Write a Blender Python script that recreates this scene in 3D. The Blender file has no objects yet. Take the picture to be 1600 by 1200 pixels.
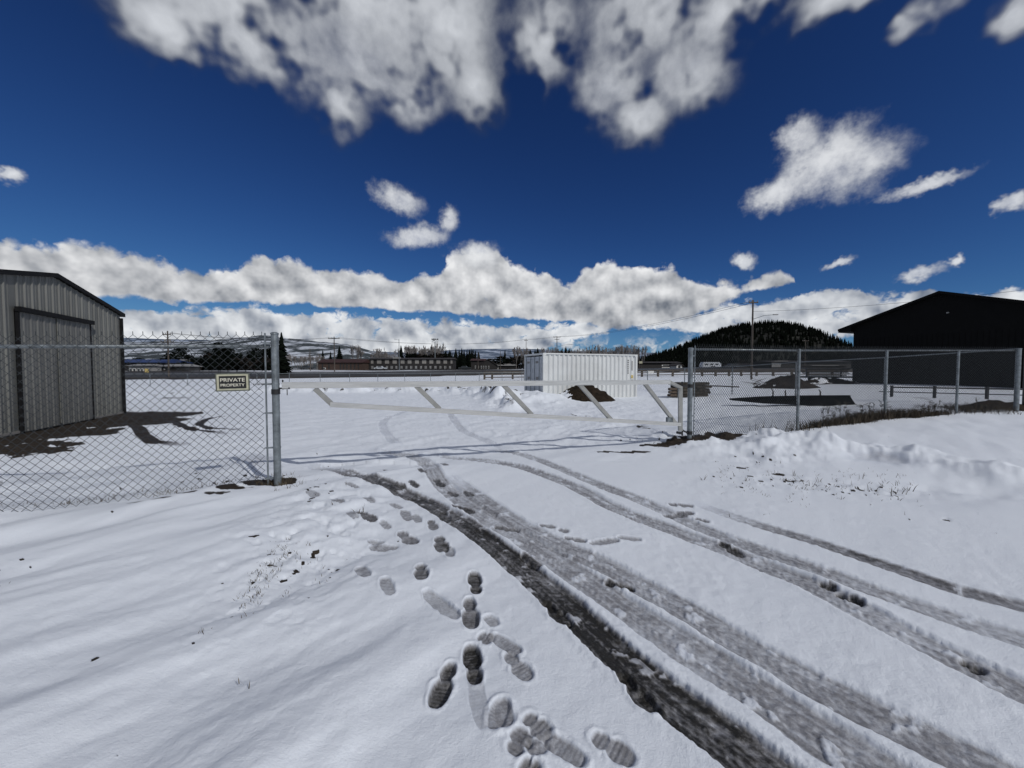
import bpy, math, random
import numpy as np
from mathutils import Vector, Matrix
random.seed(7); np.random.seed(7)
R = math.radians
S = bpy.context.scene
C = S.collection

# ------------------------------------------------------------------ camera
EYE = 1.55; PITCH = R(-2.0); FPX = 600.0
cam_d = bpy.data.cameras.new("camera"); cam = bpy.data.objects.new("camera", cam_d); C.objects.link(cam)
cam.location = (0, 0, EYE); cam.rotation_euler = (R(90) + PITCH, 0, 0)
cam_d.sensor_width = 36; cam_d.lens = 36 * FPX / 1600; cam_d.clip_start = 0.05; cam_d.clip_end = 20000
S.camera = cam
S.view_settings.view_transform = 'Standard'; S.view_settings.look = 'None'
S.view_settings.exposure = -0.05; S.view_settings.gamma = 1

# ------------------------------------------------------------------ sun
SUN_EL = R(37); SUN_H = Vector((0.72, -0.69, 0)).normalized()       # towards the sun, behind the viewer's right shoulder
SUN_DIR = Vector((SUN_H.x * math.cos(SUN_EL), SUN_H.y * math.cos(SUN_EL), math.sin(SUN_EL)))
sl = bpy.data.lights.new("sun", 'SUN'); sl.energy = 2.35; sl.angle = R(0.5); sl.color = (1, 0.965, 0.92)
so = bpy.data.objects.new("sun", sl); C.objects.link(so)
so.rotation_euler = SUN_DIR.to_track_quat('Z', 'Y').to_euler()

def ray(px, py):
    a = (px - 800) / FPX; b = (600 - py) / FPX
    f = Vector((0, math.cos(PITCH), math.sin(PITCH))); u = Vector((0, -math.sin(PITCH), math.cos(PITCH)))
    return f + Vector((a, 0, 0)) + u * b
def W(px, py, Y):
    d = ray(px, py); return Vector((0, 0, EYE)) + d * (Y / d.y)
def azel(px, py):
    d = ray(px, py).normalized(); return math.degrees(math.atan2(d.x, d.y)), math.degrees(math.asin(d.z))

# ------------------------------------------------------------------ world: Nishita sky with procedural cumulus
def build_world():
    w = bpy.data.worlds.new("World"); S.world = w; w.use_nodes = True
    nt = w.node_tree; N = nt.nodes; L = nt.links; N.clear()
    def nd(t, **k):
        n = N.new(t)
        for a, b in k.items(): setattr(n, a, b)
        return n
    def sock(n, i, v):
        if isinstance(v, (int, float, tuple)): n.inputs[i].default_value = v
        else: L.new(v, n.inputs[i])
    def m(op, a, b=None, c=None, clamp=False):
        n = nd('ShaderNodeMath', operation=op, use_clamp=clamp); sock(n, 0, a)
        if b is not None: sock(n, 1, b)
        if c is not None: sock(n, 2, c)
        return n.outputs[0]
    def vm(op, a, b=None):
        n = nd('ShaderNodeVectorMath', operation=op); sock(n, 0, a)
        if b is not None: sock(n, 1, b)
        return n.outputs['Value'] if op in ('LENGTH', 'DOT_PRODUCT') else n.outputs[0]
    def noise(v, sc, det=5, rough=.55, dist=0.):
        n = nd('ShaderNodeTexNoise', noise_dimensions='2D'); L.new(v, n.inputs['Vector']); n.inputs['Scale'].default_value = sc
        n.inputs['Detail'].default_value = det; n.inputs['Roughness'].default_value = rough; n.inputs['Distortion'].default_value = dist
        return n
    def mr(v, a, b, c=0., d=1., smooth=True):
        n = nd('ShaderNodeMapRange'); n.interpolation_type = 'SMOOTHSTEP' if smooth else 'LINEAR'
        sock(n, 0, v); sock(n, 1, a); sock(n, 2, b); sock(n, 3, c); sock(n, 4, d); return n.outputs[0]
    tc = nd('ShaderNodeTexCoord'); D = tc.outputs['Generated']
    sep = nd('ShaderNodeSeparateXYZ'); L.new(D, sep.inputs[0])
    az = m('MULTIPLY', m('ARCTAN2', sep.outputs[0], sep.outputs[1]), 57.2958)
    el = m('MULTIPLY', m('ARCSINE', sep.outputs[2]), 57.2958)
    cmb = nd('ShaderNodeCombineXYZ'); L.new(az, cmb.inputs[0]); L.new(el, cmb.inputs[1]); P = cmb.outputs[0]
    # conformal noise coordinate about the north horizon, about one unit per degree
    yy = m('ADD', sep.outputs[1], 1.03); cq = nd('ShaderNodeCombineXYZ'); L.new(m('MULTIPLY', m('DIVIDE', sep.outputs[0], yy), 116.), cq.inputs[0]); L.new(m('MULTIPLY', m('DIVIDE', sep.outputs[2], yy), 116.), cq.inputs[1]); Q = cq.outputs[0]
    # domain warp, in degrees
    wn = noise(Q, .11, 3, .6); wv = vm('SUBTRACT', wn.outputs['Color'], (.5, .5, .5))
    sc = nd('ShaderNodeVectorMath', operation='SCALE'); L.new(wv, sc.inputs[0]); sc.inputs['Scale'].default_value = 5.
    Pw = vm('ADD', P, sc.outputs[0])
    wn2 = noise(Q, .5, 3, .6); wv2 = vm('SUBTRACT', wn2.outputs['Color'], (.5, .5, .5))
    sc2 = nd('ShaderNodeVectorMath', operation='SCALE'); L.new(wv2, sc2.inputs[0]); sc2.inputs['Scale'].default_value = 1.7
    Pb = vm('ADD', P, sc2.outputs[0])
    def blobs(coord, lst):
        acc = None
        for (cx, cy, rx, ry, rot) in lst:
            a, e = azel(cx, cy); a1, e1 = azel(cx + rx, cy); a0, e0 = azel(cx - rx, cy)
            _, e2 = azel(cx, cy - ry); _, e3 = azel(cx, cy + ry)
            mp = nd('ShaderNodeMapping', vector_type='TEXTURE'); L.new(coord, mp.inputs[0])
            mp.inputs[1].default_value = (a, e, 0); mp.inputs[2].default_value = (0, 0, R(rot))
            mp.inputs[3].default_value = ((a1 - a0) / 2, (e2 - e3) / 2, 1)
            l = vm('LENGTH', mp.outputs[0])
            acc = l if acc is None else m('SMOOTH_MIN', acc, l, .35)
        return m('SUBTRACT', 1., acc)
    HI = [(350,-20,190,140,0),(560,-20,230,185,0),(400,60,190,85,0),(700,30,95,135,0),(535,165,50,55,0),(640,150,70,55,0),(740,130,45,70,0),(270,50,75,75,0),(560,90,120,80,0),
          (850,60,60,95,0),(1030,10,170,110,0),(1150,0,160,75,0),(950,130,65,75,0),(1000,180,60,45,0),(1080,110,85,70,0),(1320,-10,80,35,0),(1480,0,70,38,0),(1590,30,60,42,0),(1410,55,40,22,0)]
    MID = [(1300,255,105,68,0),(1215,300,60,30,6),(1360,245,65,42,-6),(1250,215,42,38,0),(1450,288,80,14,6),(1580,315,36,18,20),
           (625,312,46,26,-12),(655,370,58,20,8),(702,345,17,26,0),(745,398,44,24,0),(1165,408,20,14,-30),(1312,410,30,9,15),(1440,425,40,13,8),(1490,408,18,8,10),(15,272,28,16,0)]
    def curve(pts):
        n = nd('ShaderNodeFloatCurve'); cm = n.mapping; cu = cm.curves[0]; q = [azel(*p) for p in pts]
        q = [((a_ + 60) / 120, e_ / 30) for a_, e_ in q]
        while len(cu.points) < len(q): cu.points.new(.5, .5)
        for pt, (a_, e_) in zip(cu.points, q): pt.location = (min(max(a_, 0), 1), min(max(e_, 0), 1)); pt.handle_type = 'AUTO'
        cm.update(); L.new(m('DIVIDE', m('ADD', az, 60.), 120.), n.inputs[1]); return m('MULTIPLY', n.outputs[0], 30.)
    def band(top, bot, soft, bw):
        return m('MINIMUM', m('DIVIDE', m('SUBTRACT', curve(top), el), soft), m('DIVIDE', m('SUBTRACT', el, curve(bot)), bw))
    UPT = [(-100,360),(0,368),(60,383),(130,375),(170,386),(230,395),(280,410),(330,412),(365,408),(400,402),(440,402),(480,405),(530,415),(560,420),(600,428),(640,431),(685,426),(702,392),(740,380),(785,388),(812,415),(850,420),(890,437),(905,425),(925,411),(960,408),(1010,408),(1045,415),(1075,430),(1130,431),(1180,428),(1205,420),(1233,418),(1246,445),(1262,500),(1700,520)]
    UPB = [(-100,472),(0,472),(190,472),(300,474),(400,475),(500,480),(560,485),(620,490),(700,492),(800,500),(900,508),(1000,512),(1060,504),(1100,488),(1140,474),(1200,455),(1240,446),(1300,440),(1700,430)]
    LOT = [(-100,480),(0,482),(200,480),(300,483),(400,480),(440,486),(500,486),(600,494),(700,500),(850,505),(1000,497),(1100,484),(1130,474),(1200,470),(1260,460),(1290,447),(1330,452),(1400,460),(1445,446),(1480,456),(1600,450),(1700,450)]
    LOB = [(-100,565),(0,565),(200,565),(400,562),(560,556),(700,558),(830,552),(920,528),(990,512),(1060,518),(1110,532),(1180,540),(1230,532),(1330,528),(1500,540),(1700,545)]
    def billow(v, sc, det=2.):
        n = nd('ShaderNodeTexVoronoi', feature='F1', voronoi_dimensions='2D'); L.new(v, n.inputs['Vector']); n.inputs['Scale'].default_value = sc
        n.inputs['Detail'].default_value = det; n.inputs['Roughness'].default_value = .5; n.inputs['Lacunarity'].default_value = 2.3; pass
        return m('SUBTRACT', .5, n.outputs['Distance'])
    def cap(d, k, top): return m('MINIMUM', m('MULTIPLY', d, k), top)
    nA = noise(Q, .07, 6, .52, .0).outputs[0]; nB = noise(Q, .22, 7, .58, .0).outputs[0]; nF = noise(Q, 1.0, 4, .58).outputs[0]
    big = noise(Q, .10, 3, .5).outputs[0]; big2 = noise(Q, .17, 4, .5, .4).outputs[0]
    b1 = billow(Pb, .26); strP = vm('MULTIPLY', Pb, (1., 1.7, 1.)); b3 = billow(strP, .36)
    b1s = noise(Q, .30, 3, .5).outputs[0]; b1u = noise(vm('ADD', Q, (.5, 1.3, 0.)), .30, 3, .5).outputs[0]
    c = lambda n: m('SUBTRACT', n, .5)
    bH = blobs(Pw, HI); dH = m('ADD', cap(m('ADD', bH, .22), 1.7, 1.15), m('ADD', m('MULTIPLY', c(nA), 1.5), m('ADD', m('MULTIPLY', c(nB), .62), m('MULTIPLY', c(nF), .14))))
    bM = blobs(Pb, MID); dM = m('ADD', cap(bM, 2.0, 1.0), m('ADD', m('MULTIPLY', c(nB), 1.6), m('MULTIPLY', c(nF), .5)))
    dU = m('ADD', m('MINIMUM', band(UPT, UPB, 2.0, 1.1), .95), m('ADD', m('MULTIPLY', b1, .75), m('ADD', m('MULTIPLY', c(nB), .55), m('MULTIPLY', c(nF), .30))))
    dL = m('ADD', m('MINIMUM', band(LOT, LOB, 1.6, 1.2), .70), m('ADD', m('MULTIPLY', b3, .8), m('ADD', m('MULTIPLY', c(nB), .9), m('MULTIPLY', c(nF), .3))))
    dZ = m('ADD', m('ADD', m('MULTIPLY', b3, .7), .12), m('MULTIPLY', c(nB), 2.2)); aZ = m('MULTIPLY', mr(dZ, -.25, .35), m('MULTIPLY', mr(el, -.5, .6), mr(el, 5.5, 3.2)))
    aH = mr(dH, -.30, 1.35); aM = mr(dM, -.25, 1.35); aU = mr(dU, -.12, .32); aL = mr(dL, -.28, .25)
    def shade(n, nu, k, d, dk):
        return m('ADD', m('MULTIPLY', m('SUBTRACT', n, nu), k), m('MULTIPLY', d, dk))
    sU = m('ADD', m('ADD', shade(b1s, b1u, 1.25, c(big2), -.75), m('MULTIPLY', c(nF), .12)), mr(el, 8., 17., .60, .86))
    sL = m('ADD', shade(b1s, b1u, 1.3, c(big2), -1.5), .70)
    sM = m('ADD', m('ADD', m('MULTIPLY', m('MAXIMUM', m('MINIMUM', bM, .8), 0.), .60), m('MULTIPLY', m('MINIMUM', dM, 1.2), .15)), m('ADD', m('MULTIPLY', c(nB), .45), .42))
    sH = m('ADD', m('ADD', m('MULTIPLY', m('MAXIMUM', m('MINIMUM', bH, .8), -.2), .70), m('MULTIPLY', m('MINIMUM', m('MAXIMUM', dH, 0.), 1.6), .24)), m('ADD', m('MULTIPLY', c(nB), .30), .09))
    def ccol(s, lo, hi):
        mx = nd('ShaderNodeMix', data_type='RGBA'); L.new(m('MAXIMUM', m('MINIMUM', s, 1.15), 0.), mx.inputs[0]); mx.clamp_factor = False
        mx.inputs[6].default_value = (*lo, 1); mx.inputs[7].default_value = (*hi, 1); return mx.outputs[2]
    sky = nd('ShaderNodeTexSky', sky_type='NISHITA', sun_disc=False, sun_elevation=SUN_EL,
             sun_rotation=math.atan2(SUN_H.x, SUN_H.y), altitude=1500, air_density=.72, dust_density=.10, ozone_density=3.2)
    # a polarised-looking deep blue: the photograph's sky is darker and more saturated
    gm = nd('ShaderNodeGamma'); L.new(sky.outputs[0], gm.inputs[0]); gm.inputs[1].default_value = SKYG
    mul = nd('ShaderNodeMix', data_type='RGBA', blend_type='MULTIPLY'); mul.inputs[0].default_value = 1
    L.new(gm.outputs[0], mul.inputs[6]); mul.inputs[7].default_value = SKYC
    v1 = vm('ADD', vm('MULTIPLY', mul.outputs[2], (.12, .12, .12)), (1., 1., 1.)); col = vm('DIVIDE', mul.outputs[2], v1)
    def over(col, a, c):
        mx = nd('ShaderNodeMix', data_type='RGBA'); L.new(a, mx.inputs[0]); L.new(col, mx.inputs[6]); L.new(c, mx.inputs[7]); return mx.outputs[2]
    K = CLOUDK
    # unseen cloud added behind and above the view, to give neutral fill light
    nO = noise(P, .035, 5, .55, .4).outputs[0]
    out_m = m('MAXIMUM', mr(m('ABSOLUTE', az), 62., 85.), mr(el, 47., 60.)); aO = m('MULTIPLY', m('MULTIPLY', mr(nO, .40, .56), out_m), mr(el, -1., 2.))
    g = lambda r, gg, b: (r * K, gg * K, b * K)
    col = over(col, m('MULTIPLY', aZ, .9), ccol(sL, g(.28, .33, .40), g(.88, .90, .92)))
    col = over(col, m('MULTIPLY', aL, mr(el, -1., 1.2)), ccol(sL, g(.17, .21, .29), g(.86, .89, .93)))
    col = over(col, aU, ccol(sU, g(.16, .185, .23), g(.90, .91, .93)))
    col = over(col, m('MULTIPLY', aM, .85), ccol(sM, g(.08, .11, .18), g(.88, .90, .93)))
    col = over(col, m('MULTIPLY', aH, .95), ccol(sH, g(.05, .065, .10), g(.72, .75, .80)))
    col = over(col, m('MULTIPLY', aO, .85), ccol(m('ADD', m('MULTIPLY', c(big), -1.5), .6), g(.20, .22, .26), g(.85, .86, .88)))
    bg = nd('ShaderNodeBackground'); bg.inputs[1].default_value = SKYS; L.new(col, bg.inputs[0])
    out = nd('ShaderNodeOutputWorld'); L.new(bg.outputs[0], out.inputs[0])
SKYS = .10; CLOUDK = 8.5; SKYG = 1.45; SKYC = (.20, .31, .465, 1)
build_world()

# ------------------------------------------------------------------ materials
MATS = {}
def hexlike(c): return (*c, 1)
def mat(name, col, rough=.6, metal=0., var=.15, scale=6., bump=0., bscale=40., col2=None, spec=.5, stretch=None, thr=(.35, .65)):
    if name in MATS: return MATS[name]
    m = bpy.data.materials.new(name); m.use_nodes = True; nt = m.node_tree; N = nt.nodes; L = nt.links
    b = N['Principled BSDF']; b.inputs['Roughness'].default_value = rough; b.inputs['Metallic'].default_value = metal
    b.inputs['Specular IOR Level'].default_value = spec
    tc = N.new('ShaderNodeTexCoord'); src = tc.outputs['Object']
    if stretch:
        mp = N.new('ShaderNodeMapping'); L.new(src, mp.inputs[0]); mp.inputs[3].default_value = stretch; src = mp.outputs[0]
    n = N.new('ShaderNodeTexNoise'); L.new(src, n.inputs['Vector']); n.inputs['Scale'].default_value = scale; n.inputs['Detail'].default_value = 6
    n.inputs['Roughness'].default_value = .65
    cr = N.new('ShaderNodeValToRGB'); L.new(n.outputs[0], cr.inputs[0])
    c2 = col2 or tuple(max(0, c * (1 - 2 * var)) for c in col); c1 = col if col2 else tuple(min(1, c * (1 + var)) for c in col)
    cr.color_ramp.elements[0].position = thr[0]; cr.color_ramp.elements[1].position = thr[1]
    cr.color_ramp.elements[0].color = (*c2, 1); cr.color_ramp.elements[1].color = (*c1, 1)
    L.new(cr.outputs[0], b.inputs['Base Color'])
    if bump:
        n2 = N.new('ShaderNodeTexNoise'); L.new(src, n2.inputs['Vector']); n2.inputs['Scale'].default_value = bscale; n2.inputs['Detail'].default_value = 4
        bp = N.new('ShaderNodeBump'); bp.inputs['Strength'].default_value = bump; bp.inputs['Distance'].default_value = .02
        L.new(n2.outputs[0], bp.inputs['Height']); L.new(bp.outputs[0], b.inputs['Normal'])
    MATS[name] = m; return m
GALV = mat('galvanised_steel', (.21, .235, .25), .42, .55, .2, 9, .15, 60)
WIRE = mat('galvanised_wire', (.045, .052, .058), .55, .4, .2, 20)
BRACE = mat('dull_aluminium', (.30, .30, .285), .42, .3, .12, 4, .05, 40)
ALU = mat('brushed_aluminium', (.54, .54, .525), .28, .45, .08, 3, .08, 40, stretch=(1, 1, 12))
BLACKM = mat('black_steel', (.018, .018, .02), .5, .2, .2, 10)
SHEET = mat('grey_sheet_metal', (.145, .147, .136), .55, .1, .10, 1.4, .05, 8, stretch=(1, 1, .25))
SHEETD = mat('grey_door_sheet', (.13, .131, .123), .55, .1, .10, 1.4, .05, 8, stretch=(1, 1, .25))
TRIM = mat('black_trim', (.008, .008, .009), .7, 0, .2, 6, spec=.15)
BLACKB = mat('black_cladding', (.0018, .0018, .002), .75, 0, .25, 2, spec=.15)
CWHITE = mat('container_white_paint', (.60, .62, .62), .5, 0, .05, .8, .04, 12, col2=(.50, .51, .505), thr=(.25, .55))
CDOOR = mat('container_door_shaded_white', (.46, .49, .53), .5, 0, .06, 1.5)  # white doors, with the grey shade of that end put into the colour
RUST = mat('rusty_frame', (.10, .07, .055), .8, 0, .3, 8)
WOOD = mat('weathered_wood', (.085, .072, .06), .85, 0, .3, 5, .3, 30, stretch=(1, 1, .3))
POLEW = mat('pole_wood', (.075, .062, .052), .85, 0, .25, 3, .2, 20, stretch=(1, 1, .1))
TIE = mat('creosoted_timber', (.04, .034, .027), .9, 0, .5, 4, .4, 20)
LOG = mat('cut_log_end', (.085, .062, .045), .85, 0, .3, 9, .2, 30)
SOIL = mat('brown_soil', (.032, .023, .016), .95, 0, .5, 5, 1.0, 14, spec=.1, col2=(.010, .008, .006))
TARP = mat('dark_tarp', (.0035, .0035, .004), .9, 0, .3, 5, spec=.03)
CREAM = mat('cream_enamel', (.46, .45, .33), .4, .1, .1, 12)
SIGNK = mat('sign_black', (.010, .010, .010), .45, 0, .2, 5)
SIGNF = mat('sign_frame_metal', (.16, .17, .14), .4, .6, .2, 18)
LETTER = mat('letter_cream', (.62, .60, .50), .5, 0, .1, 12)
YEL = mat('yellow_paint', (.55, .43, .16), .6, 0, .15, 9)
BARK = mat('grey_bark', (.19, .175, .165), .9, 0, .25, 6)
TWIG = mat('bare_twigs', (.22, .205, .20), .9, 0, .25, 3)
TRUNK = mat('conifer_bark', (.06, .045, .035), .9, 0, .25, 6)
NEEDLE = mat('conifer_needles', (.0060, .0085, .0060), .95, 0, .35, .6, spec=.03)
BUSH = mat('dark_shrub', (.026, .021, .018), .9, 0, .35, 1.1, spec=.1)
DRY = mat('dry_grass', (.13, .105, .065), .9, 0, .35, 14, col2=(.045, .035, .022))
WEED = mat('dead_weeds', (.065, .052, .036), .9, 0, .35, 9)
BRICK = mat('brown_brick', (.05, .030, .022), .85, 0, .2, 2)
DKROOF = mat('dark_shingle', (.028, .024, .024), .85, 0, .2, 2)
REDROOF = mat('dark_red_roof', (.040, .014, .012), .8, 0, .25, 1)
PANEL = mat('pale_wall_panel', (.22, .21, .195), .7, 0, .08, 2)
DARKWALL = mat('dark_wall', (.018, .017, .017), .8, 0, .2, 2)
GLASSD = mat('dark_window_glass', (.02, .024, .03), .12, 0, .1, 2)
WINW = mat('white_window_trim', (.62, .62, .60), .6, 0, .06, 3)
BLUER = mat('blue_steel_roof', (.025, .045, .13), .5, 0, .1, 1)
GREYW = mat('grey_siding', (.22, .22, .22), .7, 0, .1, 1)
TYRE = mat('rubber', (.015, .015, .015), .8, 0, .2, 9)
VEHW = mat('pale_vehicle_paint', (.45, .48, .52), .35, 0, .05, 2)
VEHD = mat('dark_vehicle_paint', (.03, .035, .04), .35, 0, .05, 2)
SNOWP = mat('snow_cap', (.74, .77, .82), .7, 0, .04, 2, .4, 8, spec=.2)

# ------------------------------------------------------------------ mesh helpers
class MB:
    def __init__(s): s.v = []; s.f = []; s.mi = []; s.cur = 0
    def add(s, v, f):
        n = len(s.v); s.v += [tuple(p) for p in v]; s.f += [tuple(i + n for i in q) for q in f]; s.mi += [s.cur] * len(f)
    def box(s, c, d, rz=0, M=None):
        x, y, z = d[0] / 2, d[1] / 2, d[2] / 2; cs, sn = math.cos(rz), math.sin(rz); v = []
        for a in (-x, x):
            for b in (-y, y):
                for e in (-z, z):
                    v.append((c[0] + a * cs - b * sn, c[1] + a * sn + b * cs, c[2] + e))
        s.add(v, [(0, 1, 3, 2), (4, 6, 7, 5), (0, 4, 5, 1), (2, 3, 7, 6), (0, 2, 6, 4), (1, 5, 7, 3)])
    def bar(s, a, b, w, h=None, up=(0, 0, 1)):                     # rectangular member from a to b
        a = Vector(a); b = Vector(b); h = h or w; d = (b - a).normalized(); u = Vector(up)
        if abs(d.dot(u)) > .98: u = Vector((1, 0, 0))
        sx = d.cross(u).normalized(); uz = sx.cross(d).normalized(); v = []
        for p in (a, b):
            for i, j in ((-1, -1), (1, -1), (1, 1), (-1, 1)): v.append(p + sx * i * w / 2 + uz * j * h / 2)
        s.add(v, [(0, 3, 2, 1), (4, 5, 6, 7), (0, 1, 5, 4), (1, 2, 6, 5), (2, 3, 7, 6), (3, 0, 4, 7)])
    def tube(s, pts, r, n=8, caps=True):
        pts = [Vector(p) for p in pts]; rr = r if isinstance(r, (list, tuple)) else [r] * len(pts); v = []
        for i, p in enumerate(pts):
            d = (pts[min(i + 1, len(pts) - 1)] - pts[max(i - 1, 0)]).normalized()
            u = Vector((0, 0, 1)) if abs(d.z) < .9 else Vector((1, 0, 0)); sx = d.cross(u).normalized(); sy = sx.cross(d)
            for k in range(n):
                t = 2 * math.pi * k / n; v.append(p + (sx * math.cos(t) + sy * math.sin(t)) * rr[i])
        f = []
        for i in range(len(pts) - 1):
            for k in range(n): f.append((i * n + k, i * n + (k + 1) % n, (i + 1) * n + (k + 1) % n, (i + 1) * n + k))
        if caps: f += [tuple(range(n))[::-1], tuple((len(pts) - 1) * n + k for k in range(n))]
        s.add(v, f)
    def prism(s, poly, a, b):                                        # poly: list of 3D points, extruded by vector b-a
        e = Vector(b) - Vector(a); n = len(poly); v = [Vector(p) for p in poly] + [Vector(p) + e for p in poly]
        s.add(v, [tuple(range(n))[::-1], tuple(range(n, 2 * n))] + [(i, (i + 1) % n, n + (i + 1) % n, n + i) for i in range(n)])
    def build(s, name, m, parent=None, smooth=False, off=None):
        me = bpy.data.meshes.new(name)
        v = s.v if off is None else [(p[0] - off[0], p[1] - off[1], p[2] - off[2]) for p in s.v]
        me.from_pydata(v, [], s.f)
        ms = m if isinstance(m, (list, tuple)) else [m]
        for q in ms: me.materials.append(q)
        if len(ms) > 1: me.polygons.foreach_set('material_index', s.mi)
        if smooth: me.shade_smooth()
        me.update(); o = bpy.data.objects.new(name, me); C.objects.link(o)
        if parent: o.parent = parent
        return o
def thing(name, label, cat, loc=(0, 0, 0), rz=0, group=None):
    o = bpy.data.objects.new(name, None); C.objects.link(o); o.location = loc; o.rotation_euler = (0, 0, rz)
    return tag(o, label, cat, group)
def tag(o, label, cat, group=None):
    o['label'] = label; o['category'] = cat
    if group: o['group'] = group
    return o
def kind(o, k='structure'): o['kind'] = k; return o
def copy_tree(o, parent=None):
    c = o.copy(); C.objects.link(c); c.parent = parent
    for ch in [q for q in KIDS.get(o.name, [])]: copy_tree(ch, c)
    return c
KIDS = {}
def reg(o):
    for ch in bpy.data.objects:
        if ch.parent is not None: KIDS.setdefault(ch.parent.name, [])
    KIDS[o.name] = [c for c in bpy.data.objects if c.parent == o]
    for c in KIDS[o.name]: reg(c)

# ------------------------------------------------------------------ noise
def _hash(ix, iy, seed):
    h = (ix.astype(np.int64) * 374761393 + iy.astype(np.int64) * 668265263 + seed * 144665) & 0xFFFFFFFF
    h = ((h ^ (h >> 13)) * 1274126177) & 0xFFFFFFFF; h = h ^ (h >> 16); return h
def pn(x, y, seed=0):
    x0 = np.floor(x); y0 = np.floor(y); fx = x - x0; fy = y - y0
    u = fx * fx * fx * (fx * (fx * 6 - 15) + 10); v = fy * fy * fy * (fy * (fy * 6 - 15) + 10)
    def g(i, j):
        a = _hash(x0 + i, y0 + j, seed).astype(np.float64) * (2 * math.pi / 4294967296.)
        return np.cos(a) * (fx - i) + np.sin(a) * (fy - j)
    return ((g(0, 0) * (1 - u) + g(1, 0) * u) * (1 - v) + (g(0, 1) * (1 - u) + g(1, 1) * u) * v) * 1.5
def fb(x, y, o=4, seed=0, p=.5):
    a = 1.; t = 0.; s = 1.
    for k in range(o): t = t + a * pn(x * s, y * s, seed + k * 17); a *= p; s *= 2.03
    return t
def ss(a, b, x):
    t = np.clip((x - a) / (b - a), 0, 1); return t * t * (3 - 2 * t)

# ------------------------------------------------------------------ terrain, large forms
YNX = [-400, -90, -38, -10, 5, 60, 400]; YNY = [46, 52, 62, 75, 85, 95, 100]
ZNX = [-400, -38, -17, 0, 30, 400]; ZNZ = [.3, .3, .5, .75, 1.3, 1.4]
RW = 15.
def base(x, y):
    x = np.asarray(x, float); y = np.asarray(y, float)
    z = .20 * ss(3, 17, x) * ss(3, 9, y) * (1 - ss(30, 45, y)) + .22 * ss(17, 33, x) * ss(20, 34, y) * (1 - ss(50, 60, y))
    z = z + .12 * ss(9, 14, x) * ss(12, 15, y) * (1 - ss(19, 25, y)) - .07 * ss(-3.6, -5.6, x) * (1 - ss(6, 9, y)) * ss(1, 3, y)
    yn = np.interp(x, YNX, YNY); zn = np.interp(x, ZNX, ZNZ)
    t = np.clip((y - 45) / (yn - 45), 0, 1); z = z + zn * t ** 1.3
    z = z + .9 * ss(0, RW, y - yn) + np.clip(y - yn - RW, 0, 500) * .005
    return z
def gpt(px, py):                                                     # where a line of sight meets the ground
    d = ray(px, py); t = EYE / max(-d.z, 1e-3)
    t = min(t, 400)
    for _ in range(30):
        z = float(base(d.x * t, d.y * t)); t = .5 * t + .5 * min((EYE - z) / max(-d.z, 1e-3), 400)
    return (d.x * t, d.y * t)
def G(x, y): return float(base(x, y))

def spline(pts, n=10):
    P = [np.array(p, float) for p in pts]; out = []
    P = [2 * P[0] - P[1]] + P + [2 * P[-1] - P[-2]]
    for i in range(1, len(P) - 2):
        for k in range(n):
            t = k / n; a, b, c, d = P[i - 1], P[i], P[i + 1], P[i + 2]
            out.append(.5 * (2 * b + (c - a) * t + (2 * a - 5 * b + 4 * c - d) * t * t + (3 * b - a - 3 * c + d) * t ** 3))
    out.append(P[-2]); return np.array(out)
def poly_dist(x, y, pl):                                             # distance, signed side and arc length to a polyline
    best = np.full(x.shape, 1e9); side = np.zeros(x.shape); arc = np.zeros(x.shape); s = 0.
    for a, b in zip(pl[:-1], pl[1:]):
        d = b - a; l = math.hypot(*d) + 1e-9; t = np.clip(((x - a[0]) * d[0] + (y - a[1]) * d[1]) / (l * l), 0, 1)
        qx = x - a[0] - t * d[0]; qy = y - a[1] - t * d[1]; D = np.hypot(qx, qy); m = D < best
        best = np.where(m, D, best); side = np.where(m, np.sign(d[0] * qy - d[1] * qx), side); arc = np.where(m, s + t * l, arc); s += l
    return best, side, arc

# tyre tracks: pixel polyline of the photo's ruts, carried to the ground; half width, depth, darkness
TRACKS = [
 ([(470,722),(520,733),(590,752),(655,776),(715,812),(790,866),(872,932),(955,1008),(1040,1082),(1130,1150),(1230,1225),(1400,1340)], .128, .040, .80, 1),
 ([(560,700),(655,716),(681,745),(714,774),(760,808),(820,842),(900,893),(1010,968),(1140,1053),(1280,1145),(1440,1245)], .140, .026, .42, 2),
 ([(690,735),(745,775),(800,812),(865,845),(945,880),(1060,945),(1190,1022),(1345,1103),(1510,1185),(1650,1260)], .128, .024, .45, 3),
 ([(640,706),(733,717),(805,727),(886,755),(951,788),(1000,808),(1131,855),(1262,908),(1375,967),(1487,1022),(1610,1082)], .125, .030, .48, 4),
 ([(720,697),(805,707),(870,729),(935,757),(1000,780),(1112,829),(1262,882),(1375,924),(1487,961),(1620,1004)], .115, .024, .42, 5),
 ([(1060,775),(1161,811),(1262,841),(1375,879),(1487,916),(1620,950)], .095, .020, .52, 6),
 ([(640,640),(603,655),(600,672),(625,700)], .12, .012, .10, 7), ([(700,640),(718,668),(760,688),(800,703)], .12, .014, .12, 8),
 ([(190,655),(214,668),(232,686),(262,692),(305,695)], .14, .02, .45, 9), ([(262,655),(278,663),(295,670),(330,674),(370,677)], .12, .02, .45, 10), ([(356,649),(325,655),(312,663),(326,669),(396,671)], .11, .02, .45, 12),
 ([(350,705),(395,712),(425,740)], .2, .03, .12, 11)]
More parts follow.
